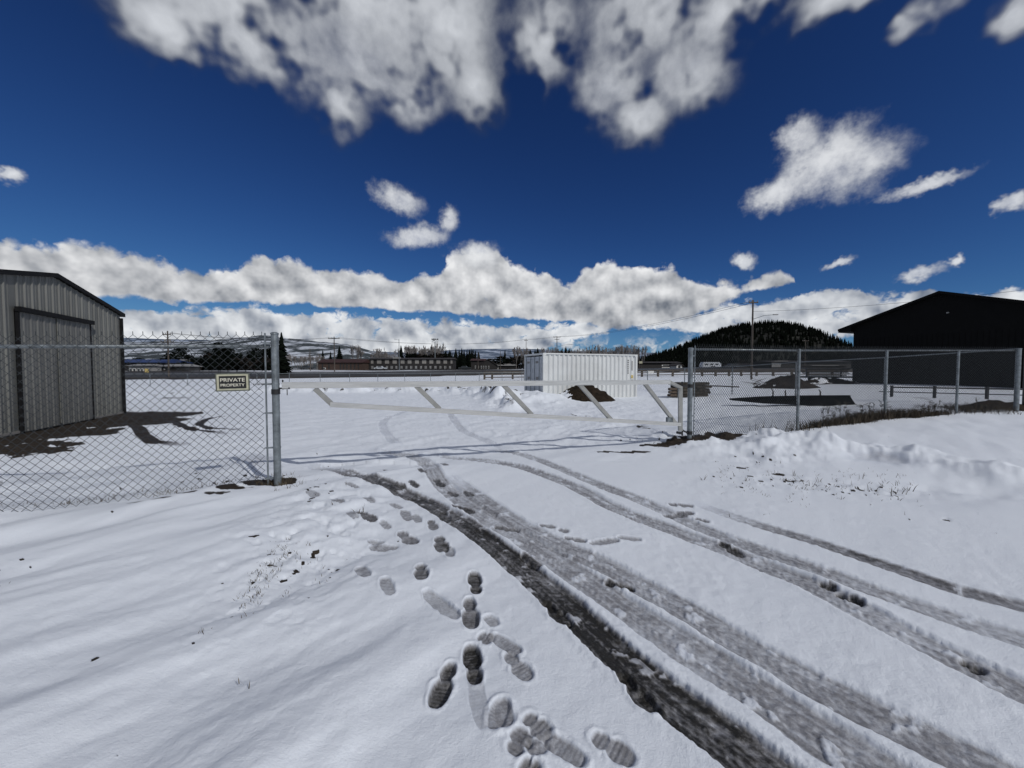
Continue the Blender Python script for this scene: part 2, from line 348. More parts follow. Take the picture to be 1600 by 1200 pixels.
# boot prints: heel and toe in the photo, depth, darkness
PRINTS = [((706,1032),(678,1103),.045,.66),((744,1066),(735,1004),.045,.86),((745,926),(740,893),.04,.76),((700,853),(705,872),.02,.3),((672,812),(680,826),.02,.5),((648,802),(655,815),.02,.3),((596,812),(608,822),.02,.3),((545,800),(556,812),.02,.3),((760,960),(775,975),.02,.3),((733,931),(737,982),.04,.55),((657,881),(659,909),.035,.55),
 ((664,921),(716,966),.03,.25),((685,838),(693,861),.035,.68),((692,795),(697,815),.03,.70),((624,827),(650,847),.03,.45),((815,864),(846,884),.035,.72),
 ((848,934),(890,975),.03,.95),((967,1045),(1026,1114),.035,.95),((742,825),(767,840),.02,.85),((708,788),(741,801),.02,.85),((772,822),(812,826),.02,.60),
 ((680,748),(693,757),.02,.7),((726,765),(739,774),.02,.7),((638,773),(666,780),.02,.85),((569,776),(583,786),.025,.3),((560,799),(586,814),.03,.60),
 ((640,752),(653,759),.02,.75),((614,756),(634,759),.02,.75),((572,742),(588,749),.02,.6),((843,820),(868,824),.02,.42),((872,827),(889,830),.02,.42),
 ((882,838),(916,845),.03,.42),((921,848),(967,842),.03,.35),((964,838),(1002,842),.03,.3),((1044,786),(1084,789),.02,.45),((1036,805),(1083,799),.02,.5),((1087,808),(1108,814),.02,.5),
 ((1125,844),(1162,865),.02,.85),((1280,908),(1308,917),.02,.80),((1306,923),(1351,940),.03,.85),((1500,1026),(1542,1045),.03,.8),((770,1140),(785,1090),.02,.22),
 ((782,1090),(790,1138),.022,.26),((820,1118),(858,1150),.022,.32),((800,1178),(822,1140),.022,.34),((850,1150),(915,1192),.03,.25),((925,1148),(992,1190),.022,.32),
 ((792,1018),(828,1062),.025,.28),((770,990),(812,1020),.022,.22),((748,990),(770,998),.02,.35),((815,1190),(838,1212),.025,.55),((577,846),(622,850),.025,.3),((575,838),(600,842),.02,.25),
 ((945,905),(992,915),.03,.85),((735,1010),(755,1140),.004,.10),((540,757),(560,763),.015,.3),((610,785),(628,792),.015,.3),((700,765),(716,772),.02,.7),((655,735),(664,741),.02,.6),((600,733),(612,738),.02,.6),((690,725),(699,730),.015,.5),((560,880),(574,903),.02,.3),((598,905),(612,930),.02,.28),((630,795),(640,812),.02,.35),((520,782),(536,790),.02,.35),((482,770),(496,779),.02,.3),((836,1155),(842,1180),.015,.3)]
BERMS = [([(432,612),(500,614),(600,613),(700,616),(760,622),(800,640)], .75, .50), ([(640,612),(720,610),(790,625),(850,632)], .9, .30),
         ([(1000,600),(1060,598),(1130,596),(1240,596)], 1.6, .42), ([(205,622),(260,617),(330,614),(420,612)], .7, .28), ([(930,660),(990,668),(1040,676)], .35, .10), ([(900,650),(960,655)], .5, .12)]

def build_ground():
    th = np.concatenate([np.arange(-80, 80.001, .135), np.arange(85, 276, 5.)]) * math.pi / 180
    rr = [.05, .3, .6, .85]; r = 1.
    while r < 6000:
        rr.append(r); r += max(.0065, min(.00165 * r * r, .012 * r if r < 60 else .05 * r if r < 200 else .12 * r))
    rr = np.array(rr); T, Rr = np.meshgrid(th, rr); x = Rr * np.sin(T); y = Rr * np.cos(T); shp = x.shape
    x = x.ravel(); y = y.ravel(); r = Rr.ravel()
    z = base(x, y); sl = np.zeros(x.size); di = np.zeros(x.size)
    near = r < 60; X = x[near]; Y = y[near]; Rn = r[near]; dz = np.zeros(X.size); s = np.zeros(X.size); d = np.zeros(X.size)
    fade = 1 - ss(35, 60, Rn)
    # wind-worked snow: long low drifts, smooth ripples
    ca, sa = math.cos(R(48)), math.sin(R(48)); U = X * ca + Y * sa; V = -X * sa + Y * ca
    lft = 1 - ss(-1.2, .4, X + .15 * (Y - 2)); lft = np.where(Y > 6.5, 0.25, lft)
    rip = fb(U * .7, V * 2.2, 3, 3, .42)
    dz += (.024 * lft + .005) * rip + 0.070 * lft * fb(U * .45, V * 1.0, 2, 9)
    dz += .010 * lft * np.maximum(0, fb(U * 1.2, V * 3.0, 3, 21)) + .020 * fb(X * .22, Y * .22, 3, 5)
    beyond = ss(.2, 1.2, (Y - 5.2) * .93 - (X + 3.2) * .37)
    dz += beyond * (.022 * fb(U * .9, V * 1.6, 4, 31) + .010 * fb(X * 3, Y * 3, 3, 33)) * (1 - ss(14, 30, Rn))
    dz += beyond * .05 * np.maximum(0, fb(U * 1.1, V * 2.6, 3, 37) - .35) * (1 - ss(20, 40, Rn))
    # trampled lumpy ground on the left of the driveway
    q = np.exp(-(((X + 1.75 + .2 * (Y - 3)) / .6) ** 2 + ((Y - 3.9) / 1.3) ** 2)); dz += q * .035 * fb(X * 2.2, Y * 2.6, 5, 41) - q * .03 * ss(.2, .6, fb(X * 4.5, Y * 5, 3, 43))
    dz += .0022 * fb(X * 9, Y * 9, 3, 51) * (1 - ss(3, 8, Rn))
    crust = ss(.12, .5, fb(X * .9 + 3, Y * .9, 3, 53)); dz += crust * .0055 * np.abs(fb(X * 5, Y * 5, 4, 55)) * (1 - ss(5, 12, Rn))
    k = beyond * (1 - ss(16, 30, Rn)); dz += k * .030 * np.maximum(0, fb(U * 1.9, V * 3.4, 4, 57) - .25) + k * .018 * np.maximum(0, fb(X * 2.6, Y * 3.6, 3, 59) - .45)
    # ploughed banks
    for pts, w, h in BERMS:
        pl = spline([gpt(*p) for p in pts], 5); D, _, A = poly_dist(X, Y, pl); k = np.exp(-(D / w) ** 2 * 1.3)
        dz += h * k * np.clip(.62 + .75 * fb(X * .9, Y * .9, 4, 61), .05, 1.6)
        d = np.maximum(d, .7 * k * ss(.35, .8, fb(X * 1.6, Y * 2.2, 4, 67) + .15))
    bank = spline([(3.7, 8.3), (4.6, 8.25), (5.6, 7.9), (6.5, 7.1), (7.0, 6.2), (7.5, 5.2), (8.4, 4.2)], 6)
    D, sd, A = poly_dist(X, Y, bank); k = np.exp(-(D / .85) ** 2 * 1.5)
    n = fb(X * .8 + .4 * Y, Y * .8, 5, 71, .55)
    dz += k * ss(7.9, 6.6, X) * (.20 + .20 * n + .055 * fb(X * 2.4, Y * 2.4, 4, 73))
    k2 = np.exp(-(((X - 4.9) / 1.2) ** 2 + ((Y - 7.2) / .8) ** 2)); dz += k2 * (.08 + .12 * fb(X * 1.3, Y * 1.3, 4, 77))
    k3 = np.exp(-(((X - 6.3) / 1.6) ** 2 + ((Y - 5.0) / .5) ** 2)); dz += -.07 * k3 + k3 * .05 * fb(X * 1.5, Y * 1.5, 3, 79)
    s = np.maximum(s, .22 * k * ss(.15, .7, -n))
    # snow heap beside the soil pile
    c = gpt(838, 626); k = np.exp(-(((X - c[0]) / 1.75) ** 2 + ((Y - c[1]) / 1.3) ** 2)); dz += k * (.50 + .12 * fb(X * .9, Y * .9, 3, 81))
    c = gpt(768, 622); k = np.exp(-(((X - c[0]) / 1.6) ** 2 + ((Y - c[1]) / .9) ** 2)); dz += k * (.12 + .12 * fb(X * 1.1, Y * 1.1, 3, 83))
    # mud in front of the grey shed: strip along its doors
    a = np.array((-14.6, 14.8)); b = np.array((-9.5, 4.2)); D, sd, A = poly_dist(X, Y, np.array([a, b]))
    w = 1.9 + .9 * fb(X * .5, Y * .5, 4, 91); m = ss(0, 1, (w + 1.2 - D) * 1.3) * ss(4.5, 7, Y) * (1 - ss(13.6, 15.5, Y))
    mud = m * ss(-.12, .12, .7 * fb(X * 1.6 + Y * .8, Y * 1.6 - X * .5, 5, 93) + (w - .35 - D) * 1.1)
    d = np.maximum(d, mud); dz += -.03 * mud
    for c, rad, am in (((-11.3, 11.6), 1.3, 1.), ((-10.6, 9.4), .9, .9), ((-12.2, 13.4), 1.2, 1.)):
        k = np.exp(-(((X - c[0]) / rad) ** 2 + ((Y - c[1]) / rad) ** 2) * 1.2); d = np.maximum(d, am * ss(.30, .5, k + .25 * fb(X * 1.1, Y * 1.1, 4, 95)))
    # bare earth round the gate posts and under the fences
    def patch(px, py, rx, ry, amt, seed):
        c = gpt(px, py); q = ((X - c[0]) / rx) ** 2 + ((Y - c[1]) / ry) ** 2
        return amt * ss(.45, .75, np.exp(-q) + .35 * fb(X * 3.5, Y * 3.5, 4, seed))
    for a in ((1082,694,.55,.32,1,101),(1045,697,.8,.22,1,103),(1130,690,.7,.35,.95,105),(1180,684,.5,.25,.9,106),(446,753,.22,.22,1,107),(405,757,.4,.16,1,109),(360,765,.5,.12,.8,111),(1215,740,.16,.08,1,113),
              (300,775,.6,.12,.7,115),(230,786,.5,.1,.55,117),(1480,812,.06,.03,.9,119),(1340,762,.12,.05,.7,123),(1160,730,.12,.05,1,125),(1240,750,.2,.05,1,127),
              (975,706,.8,.12,.75,131),(270,622,1.2,.5,.9,133),(400,612,.9,.5,.7,135)):
        p = patch(*a); d = np.maximum(d, p); dz -= .02 * p
    # thin speckle of earth and stubble poking through
    for (px, py, rx, ry, dens) in ((455,880,.42,.75,.50),(500,770,.5,.5,.5),(1180,720,1.1,.6,.40),(1330,760,1.1,.45,.58),(1200,750,.9,.5,.5),(1400,772,.35,.2,.6),(30,885,.4,.22,.5),(395,838,.25,.15,.5),(360,745,1.4,.35,.55),(1010,690,1.2,.3,.4)):
        c = gpt(px, py); k = np.exp(-(((X - c[0]) / rx) ** 2 + ((Y - c[1]) / ry) ** 2))
        nn = fb(X * 9, Y * 11, 3, 141); d = np.maximum(d, ss(.98, 1.12, k * dens + nn * .9)); dz += k * .010 * fb(X * 5, Y * 5, 3, 143)
    # tyre tracks
    T = Rn < 30
    for pts, hw, dep, dark, sd in TRACKS:
        pl = spline([gpt(*p) for p in pts], 6); x0, y0 = pl.min(0) - .8; x1, y1 = pl.max(0) + .8
        I = np.where(T & (X > x0) & (X < x1) & (Y > y0) & (Y < y1))[0]
        if not len(I): continue
        xx, yy = X[I], Y[I]; D, side, A = poly_dist(xx, yy, pl)
        wob = hw * (1 + .10 * fb(xx * 2.2, yy * 2.2, 3, 200 + sd)) + .005 * fb(xx * 9, yy * 9, 2, 300 + sd) + .006 * fb(xx * 30, yy * 30, 2, 330 + sd)
        if sd >= 7: endf = ss(0, .8, A) * ss(0, .8, A.max() - A)
        else: endf = ss(0, 1.5, A)
        inn = 1 - ss(wob * .86, wob * 1.06, D)
        inm = 1 - ss(wob * .80, wob * 1.04, D)
        lum = fb(xx * 9, yy * 9, 4, 400 + sd, .6); strk = fb(A * 1.6, side * D * 34, 3, 430 + sd, .6); chev = np.sin((A - D * .9) * 2 * math.pi / .055) * np.exp(-(D / (wob * .75)) ** 4)
        clot = ss(.46, .78, fb(xx * 6.5, yy * 6.5, 4, 460 + sd, .6) + .25 * fb(A * 2.2, side * D * 16, 2, 470 + sd))
        tread = np.sin(A * 2 * math.pi / .06 + side * D * 25) * .0008
        dz[I] += endf * (-dep * .62 * inn + inn * (.0034 * lum + .0022 * strk + tread + .0012 * chev + .008 * clot))
        lip = np.exp(-((D - wob * 1.16) / .030) ** 2); dz[I] += endf * lip * dep * .30 * (.8 + .35 * fb(xx * 5, yy * 5, 2, 500 + sd))
        amt = dark * (.70 if 2 <= sd <= 5 else .85 if sd == 6 else 1.) * (1 + .30 * fb(xx * 1.1, yy * 1.1, 3, 600 + sd) + .18 * lum + .34 * strk + .10 * chev) * (1 - .72 * clot)
        if sd == 1: amt = amt * (.55 + .5 * ss(8, 3.2, np.hypot(xx, yy)))
        if sd in (9, 10, 12): d[I] = np.maximum(d[I], inm * .95 * ss(0, .3, A) * ss(0, 1.6, A.max() - A))
        if sd == 6: amt = amt + .25 * ss(.35, .7, fb(xx * 2.5, yy * 2.5, 4, 777))
        s[I] = np.maximum(s[I], endf * inm * amt)
    # boot prints
    for (p0, p1, dep, dark) in PRINTS:
        if p0[1] > 960 and .02 < dark < .42: dark += .10; dep *= .6
        if dep > .01: dep *= .75 if p0[1] > 870 else .55; dark = min(1., dark * 1.15)
        a = np.array(gpt(*p0)); b = np.array(gpt(*p1)); c = (a + b) / 2; l = np.linalg.norm(b - a); u = (b - a) / l; hl = l / 2
        if l > .5 and dep > .01: hl = .20
        wd = min(.056, max(.042, hl * .36)) * (1.15 if dep < .028 else 1)
        if dep < .01: wd = .05
        I = np.where((np.abs(X - c[0]) < hl + .2) & (np.abs(Y - c[1]) < hl + .2))[0]
        if not len(I): continue
        rx = X[I] - c[0]; ry = Y[I] - c[1]; t = (rx * u[0] + ry * u[1]) / hl; v = -rx * u[1] + ry * u[0]
        wl = wd * (np.where(t > -.2, 1., .86) - .30 * np.exp(-((t + .2) / .17) ** 2))
        wl = wl * (1 + .10 * fb(rx * 20 + c[0] * 7, ry * 20, 2, 801) * (dep < .03)); wl = np.where(np.full(t.shape, dark < .42), wd * .86 * (1 + .14 * fb(rx * 12 + c[0] * 7, ry * 12, 3, 811)), wl); q = ((t * t) ** 1.4 + (v / wl) ** 2 ** 1 * 0 + (np.abs(v) / wl) ** 2.8) ** (1 / 2.8); e = (q - 1) / np.maximum(q, .2) * np.hypot(t * hl, v); inn = 1 - ss(-.010, .006, e); arch = 1 - (.42 if dark > .42 else 0) * np.exp(-((t + .2) / .13) ** 2)
        tread = np.sin(t * hl * 2 * math.pi / .026) * .0014 * inn * (dark > .42) * (dep > .008)
        dz[I] += -dep * inn * arch + tread + .0045 * (1 + fb(rx * 14 + c[0] * 5, ry * 14, 3, 821)) * np.exp(-((e - .016) / .012) ** 2) * (dep > .008)
        s[I] = np.maximum(s[I], inn * dark * (.55 + .45 * arch) * (.9 + .1 * np.sin(t * hl * 2 * math.pi / .020)))
    z[near] += dz * fade; sl[near] = np.clip(s, 0, 1.2) * fade; di[near] = np.clip(d, 0, 1) * fade
    # brown verge either side of the far road, broken snow beyond it
    yn = np.interp(x, YNX, YNY); far = y > 40
    v = ss(-2.5, 0, y - yn + 2 * fb(x * .15, y * .3, 3, 901)) * (y < yn + RW + 4) * far
    di = np.maximum(di, v * .9)
    b = far & (y > yn + RW); di[b] = np.maximum(di[b], ss(-.25, .15, fb(x[b] * .02, y[b] * .05, 4, 911)) * .95)
    nrow, ncol = shp; idx = np.arange(nrow * ncol).reshape(shp)
    a = idx[:-1, :]; b2 = idx[1:, :]; an = np.roll(a, -1, 1); bn = np.roll(b2, -1, 1)
    quads = np.stack([a.ravel(), b2.ravel(), bn.ravel(), an.ravel()], 1)[:, ::-1]
    me = bpy.data.meshes.new('snow_ground'); nv = x.size; me.vertices.add(nv)
    me.vertices.foreach_set('co', np.stack([x, y, z], 1).ravel().astype(np.float32))
    me.loops.add(quads.size); me.loops.foreach_set('vertex_index', quads.ravel().astype(np.int32))
    me.polygons.add(len(quads)); me.polygons.foreach_set('loop_start', (np.arange(len(quads)) * 4).astype(np.int32))
    me.update(calc_edges=True); me.polygons.foreach_set('use_smooth', np.ones(len(quads), bool))
    for nme, arr in (('slush', sl), ('earth', di)):
        at = me.attributes.new(nme, 'FLOAT', 'POINT'); at.data.foreach_set('value', arr.astype(np.float32))
    me.update(); me.materials.append(ground_mat()); o = bpy.data.objects.new('snow_ground', me); C.objects.link(o); kind(o)
    if o.data.polygons[0].normal.z < 0: me.flip_normals()

def ground_mat():
    m = bpy.data.materials.new('snow_slush_earth'); m.use_nodes = True; nt = m.node_tree; N = nt.nodes; L = nt.links; b = N['Principled BSDF']
    def nd(t, **k):
        n = N.new(t)
        for a, c in k.items(): setattr(n, a, c)
        return n
    geo = nd('ShaderNodeNewGeometry'); P = geo.outputs['Position']
    def noise(sc, det=4, rough=.6):
        n = nd('ShaderNodeTexNoise'); L.new(P, n.inputs['Vector']); n.inputs['Scale'].default_value = sc; n.inputs['Detail'].default_value = det; n.inputs['Roughness'].default_value = rough; return n.outputs[0]
    def ma(op, a, c, cl=False):
        n = nd('ShaderNodeMath', operation=op, use_clamp=cl)
        for i, q in enumerate((a, c)):
            if isinstance(q, (int, float)): n.inputs[i].default_value = q
            else: L.new(q, n.inputs[i])
        return n.outputs[0]
    def att(nm): a = nd('ShaderNodeAttribute', attribute_name=nm); return a.outputs['Fac']
    def mix(f, a, c):
        n = nd('ShaderNodeMix', data_type='RGBA'); L.new(f, n.inputs[0])
        for i, q in ((6, a), (7, c)):
            if isinstance(q, tuple): n.inputs[i].default_value = (*q, 1)
            else: L.new(q, n.inputs[i])
        return n.outputs[2]
    def ramp(f, st):
        n = nd('ShaderNodeValToRGB'); L.new(f, n.inputs[0]); e = n.color_ramp.elements
        while len(e) < len(st): e.new(.5)
        for q, (p, c) in zip(e, st): q.position = p; q.color = (*c, 1)
        return n.outputs[0]
    sl = att('slush'); ea = att('earth')
    n10 = noise(14, 5, .7); n60 = noise(70, 4, .7); n2 = noise(1.3, 4, .6)
    snow = mix(n2, (.68, .725, .785), (.74, .78, .835))
    n30 = noise(32, 4, .75); n5 = noise(4.5, 4, .6)
    slf = ma('ADD', sl, ma('MULTIPLY', ma('ADD', ma('MULTIPLY', ma('SUBTRACT', n30, .5), 1.5), ma('ADD', ma('MULTIPLY', ma('SUBTRACT', n10, .5), .8), ma('MULTIPLY', ma('SUBTRACT', n5, .5), .7))), sl), True)
    slc = ramp(slf, [(0, (.68, .73, .81)), (.15, (.52, .55, .60)), (.38, (.26, .265, .285)), (.62, (.13, .13, .135)), (.85, (.05, .049, .048)), (1, (.022, .021, .019))])
    f1 = nd('ShaderNodeMapRange'); L.new(sl, f1.inputs[0]); f1.inputs[2].default_value = .08
    c = mix(f1.outputs[0], snow, slc)
    # gravel grit in the dark ruts
    vo = nd('ShaderNodeTexVoronoi'); L.new(P, vo.inputs['Vector']); vo.inputs['Scale'].default_value = 60
    gr = nd('ShaderNodeMapRange'); L.new(vo.outputs['Distance'], gr.inputs[0]); gr.inputs[1].default_value = .0; gr.inputs[2].default_value = .35; gr.inputs[3].default_value = 1; gr.inputs[4].default_value = 0
    grf = ma('MULTIPLY', ma('MULTIPLY', gr.outputs[0], ma('GREATER_THAN', n60, .52)), ma('MULTIPLY', ma('SUBTRACT', sl, .35), 1.3, True), True)
    c = mix(grf, c, (.03, .028, .026))
    soil = ramp(n10, [(.3, (.010, .008, .006)), (.55, (.028, .021, .015)), (.75, (.07, .058, .042))])
    ef = nd('ShaderNodeMapRange'); ef.interpolation_type = 'SMOOTHSTEP'; L.new(ma('ADD', ea, ma('MULTIPLY', ma('SUBTRACT', n10, .5), ma('MULTIPLY', ea, 1.3))), ef.inputs[0]); ef.inputs[1].default_value = .3; ef.inputs[2].default_value = .6
    c = mix(ef.outputs[0], c, soil)
    L.new(c, b.inputs['Base Color'])
    rg = nd('ShaderNodeMapRange'); L.new(sl, rg.inputs[0]); rg.inputs[1].default_value = .1; rg.inputs[2].default_value = .8; rg.inputs[3].default_value = .75; rg.inputs[4].default_value = .42
    L.new(rg.outputs[0], b.inputs['Roughness']); b.inputs['Specular IOR Level'].default_value = .25
    h = ma('ADD', ma('MULTIPLY', noise(180, 3, .7), .35), ma('ADD', ma('MULTIPLY', n60, .6), ma('MULTIPLY', n10, ma('ADD', ma('MULTIPLY', ma('ADD', sl, ea), 1.5), .5))))
    bp = nd('ShaderNodeBump'); bp.inputs['Strength'].default_value = .55; bp.inputs['Distance'].default_value = .012; L.new(h, bp.inputs['Height']); L.new(bp.outputs[0], b.inputs['Normal'])
    return m
build_ground()

# far road, draped on the embankment
def ribbon(name, m, off0, off1, lift, x0=-400, x1=400, n=161):
    b = MB(); xs = np.linspace(x0, x1, n); K = 5
    for x in xs:
        yn = float(np.interp(x, YNX, YNY))
        for k in range(K):
            y = yn + off0 + (off1 - off0) * k / (K - 1); b.v.append((x, y, G(x, y) + lift))
    for i in range(n - 1):
        for k in range(K - 1):
            a = i * K + k; b.f.append((a, a + K, a + K + 1, a + 1)); b.mi.append(0)
    return kind(b.build(name, m))
ASPH = mat('wet_asphalt', (.030, .029, .028), .7, 0, .2, .4)
GRAVEL = mat('gravel_verge', (.035, .030, .024), .95, 0, .3, 1.2)
ribbon('road', ASPH, 4.0, 13.5, .06)
ribbon('road_verge', GRAVEL, .4, 3.9, .05)

# ------------------------------------------------------------------ chain link
def chainlink(name, pts, top, D, r, parent=None, off=(0, 0, 0), rows=None, barb=.04, ring=3, lo=.0):
    """pts: plan polyline; top(s) -> z of fabric top; woven zigzag wires, one mesh"""
    pl = np.array(pts, float); seg = np.hypot(*(pl[1:] - pl[:-1]).T); cum = np.concatenate([[0], np.cumsum(seg)]); Ltot = cum[-1]
    def at(s): return np.interp(s, cum, pl[:, 0]), np.interp(s, cum, pl[:, 1])
    nw = int(Ltot / (D / 2)); V = []; F = []; base_i = 0
    for i in range(nw):
        s0 = i * D / 2; xm, ym = at(s0); zt = top(s0); zb = float(base(xm, ym)) + lo
        n = max(3, int((zt - zb) / (D / 2))); j = np.arange(n + 1); s = s0 + ((i + j) % 2) * D / 2; z = zt - j * D / 2
        x, y = at(s); x2, y2 = at(np.minimum(s + .01, Ltot)); x1, y1 = at(np.minimum(s + .01, Ltot) - .02); tx = x2 - x1; ty = y2 - y1; l = np.hypot(tx, ty) + 1e-9; tx /= l; ty /= l
        side = np.where((i + j) % 2 == 1, 1, -1) * r * .9
        if (i % 2) == 0 and barb:                                    # twisted barb above the top knuckle
            x = np.concatenate([[x[0]], x]); y = np.concatenate([[y[0]], y]); z = np.concatenate([[zt + barb], z]); tx = np.concatenate([[tx[0]], tx]); ty = np.concatenate([[ty[0]], ty]); side = np.concatenate([[0], side])
        x = x - ty * side; y = y + tx * side; m = len(x)
        for k in range(ring):
            a = 2 * math.pi * k / ring + .5; V.append(np.stack([x + tx * math.cos(a) * r * 1.35 - ty * math.sin(a) * r, y + ty * math.cos(a) * r * 1.35 + tx * math.sin(a) * r, z], 1))
        q = np.arange(m - 1)
        for k in range(ring):
            k2 = (k + 1) % ring; F.append(np.stack([base_i + k * m + q, base_i + k2 * m + q, base_i + k2 * m + q + 1, base_i + k * m + q + 1], 1))
        base_i += ring * m
    V = np.concatenate(V) - np.array(off); F = np.concatenate(F)
    me = bpy.data.meshes.new(name); me.vertices.add(len(V)); me.vertices.foreach_set('co', V.ravel().astype(np.float32)); me.loops.add(F.size)
    me.loops.foreach_set('vertex_index', F.ravel().astype(np.int32)); me.polygons.add(len(F)); me.polygons.foreach_set('loop_start', (np.arange(len(F)) * 4).astype(np.int32))
    me.update(calc_edges=True); me.materials.append(WIRE); o = bpy.data.objects.new(name, me); C.objects.link(o); o.parent = parent; return o
def post(name, x, y, zt, r, parent, off, zb=None, cap=True):
    zb = G(x, y) - .25 if zb is None else zb; b = MB()
    if cap: b.tube([(x, y, zb), (x, y, zt - .03), (x, y, zt - .03), (x, y, zt - .012), (x, y, zt)], [r, r, r * 1.12, r * 1.10, r * .6], 16)
    else: b.tube([(x, y, zb), (x, y, zt)], r, 12)
    return b.build(name, GALV, parent, off=off, smooth=False)

LP = gpt(434, 757); RP = gpt(1077, 696)                              # gate posts
LPz = W(428, 519, LP[1]).z; RPz = W(1076, 543, RP[1]).z
# --- left fence
def left_fence():
    f0 = (LP[0] - .06, LP[1] - .01); a = gpt(0, 805); d = (np.array(a) - np.array(f0)); d /= np.linalg.norm(d); f1 = tuple(np.array(f0) + d * 6.0)
    off = (LP[0], LP[1], 0)
    t = thing('chain_link_fence', 'short chain link fence left of the gate carrying the private property sign', 'fence', off)
    zt = W(420, 523, LP[1]).z; zl = W(0, 523, a[1]).z; La = np.hypot(a[0] - f0[0], a[1] - f0[1])
    s_b = .09
    g0 = tuple(np.array(f0) + d * s_b)
    top = lambda s: zt + (zl - zt) * (s + s_b) / La
    chainlink('chain_link_mesh', [g0, f1], top, .096, .0031, t, off, lo=.0)
    rz0 = W(420, 541, LP[1]).z; rz1 = W(0, 541, a[1]).z; rail = lambda s: rz0 + (rz1 - rz0) * s / La
    b = MB(); b.tube([(*(np.array(f0) + d * s + np.array((-.02, .035))), rail(s)) for s in (0, 3, 6)], .021, 12); b.build('top_rail', GALV, t, smooth=True, off=off)
    post('gate_post', LP[0], LP[1], LPz, .046, t, off)
    post('post', *(np.array(f0) + d * 3.35 + np.array((-.03, .07))), rail(3.35) + .03, .03, t, off)
    post('post', *f1, rail(6.0) + .05, .03, t, off)
    q = np.array(f0) + d * .055; b = MB(); b.box((q[0], q[1], (zt + G(*q)) / 2), (.008, .02, zt - G(*q) - .05), math.atan2(d[1], d[0])); b.tube([(q[0], q[1], G(*q) - .05), (q[0], q[1], zt + .02)], .011, 8)
    b.build('tension_bar', GALV, t, off=off)
    for py in (536, 600, 645, 699, 746):
        z = W(428, py, LP[1]).z; b = MB(); n = 16
        b.tube([(LP[0], LP[1], z - .011), (LP[0], LP[1], z + .011)], .050, 16); b.bar((LP[0] - .04, LP[1] - .012, z), (q[0] - .015, q[1] - .012, z), .008, .022); b.tube([(q[0] - .02, q[1] - .03, z), (q[0] - .02, q[1] + .03, z)], .007, 6)
        b.build('brace_band', GALV, t, off=off)
    # latch collar
    z = W(430, 612, LP[1]).z; b = MB(); b.tube([(LP[0], LP[1], z - .034), (LP[0], LP[1], z + .034)], .053, 18); b.bar((LP[0] + .04, LP[1], z + .045), (LP[0] + .17, LP[1] + .04, z + .045), .022, .022)
    b.bar((LP[0] + .085, LP[1] + .02, z + .03), (LP[0] + .085, LP[1] + .02, z + .16), .014, .014); b.bar((LP[0] + .13, LP[1] + .04, z + .03), (LP[0] + .13, LP[1] + .04, z - .05), .008, .008)
    b.build('latch_collar', BLACKM, t, off=off)
    # a few wire ties on the rail
    for k in range(14):
        s = .3 + k * .41; p = np.array(f0) + d * s + np.array((-.02, .035)); z = rail(s); b = MB()
        b.tube([(p[0], p[1], z)], .02, 6) if False else b.tube([(p[0] - .003, p[1], z), (p[0] + .003, p[1], z)], .026, 10); b.build('wire_tie', GALV, t, off=off)
    return f0, d
F0, FD = left_fence()

def text_obj(s, size, w, parent, loc, rot, m, name='lettering', bold=.012, depth=.002):
    cu = bpy.data.curves.new(name, 'FONT'); cu.body = s; cu.size = size; cu.extrude = depth; cu.offset = bold * size; cu.align_x = 'CENTER'; cu.align_y = 'CENTER'; cu.resolution_u = 4
    o = bpy.data.objects.new('tmp', cu); C.objects.link(o); bpy.context.view_layer.update()
    me = bpy.data.meshes.new_from_object(o.evaluated_get(bpy.context.evaluated_depsgraph_get())); bpy.data.objects.remove(o)
    xs = [v.co.x for v in me.vertices]; ys = [v.co.y for v in me.vertices]; k = w / (max(xs) - min(xs)); cx = (max(xs) + min(xs)) / 2; cy = (max(ys) + min(ys)) / 2
    for v in me.vertices: v.co.x = (v.co.x - cx) * k; v.co.y -= cy
    me.materials.clear(); me.materials.append(m); o = bpy.data.objects.new(name, me); C.objects.link(o); o.parent = parent; o.location = loc; o.rotation_euler = rot; return o
def sign():
    # on the fence fabric, facing the road
    n = np.array((FD[1], -FD[0])); n = n if n[1] < 0 else -n
    def onf(px, py):
        d = ray(px, py); A = np.array(((d.x, -FD[0]), (d.y, -FD[1]))); t, s = np.linalg.solve(A, np.array(F0)); return s, EYE + d.z * t
    s0, z1 = onf(390.5, 583); s1, z0 = onf(338, 611.5); s2, z3 = onf(338, 584)
    sc = (s0 + s1) / 2; zc = (z0 + z1) / 2; w = abs(s1 - s0) * 1.0; h = z1 - z0
    p = np.array(F0) + FD * sc + n * .02; rz = math.atan2(-FD[1], -FD[0])
    t = thing('warning_sign', 'black and cream PRIVATE PROPERTY sign wired to the fence mesh', 'sign', (p[0], p[1], zc), rz); t.rotation_euler = (0, R(-1), rz)
    b = MB(); b.box((0, 0, 0), (w, .006, h)); b.build('frame', SIGNF, t)
    b = MB(); e = .012
    b.box((0, -.005, 0), (w - .03, .005, h - .03)); b.build('border', CREAM, t)
    b = MB(); b.box((0.002, -.0095, 0), (w - .078, .005, h - .072)); b.build('face_panel', SIGNK, t)
    text_obj('PRIVATE', .066, w - .105, t, (0.002, -.014, .030), (R(90), 0, 0), LETTER)
    text_obj('PROPERTY', .052, w - .110, t, (0.002, -.014, -.037), (R(90), 0, 0), LETTER)
    for sx in (-1, 1):
        b = MB(); b.tube([(sx * (w / 2 - .02), -.012, h / 2 - .012), (sx * (w / 2 - .02), -.004, h / 2 - .012)], .004, 8); b.build('bolt', GALV, t)
sign()

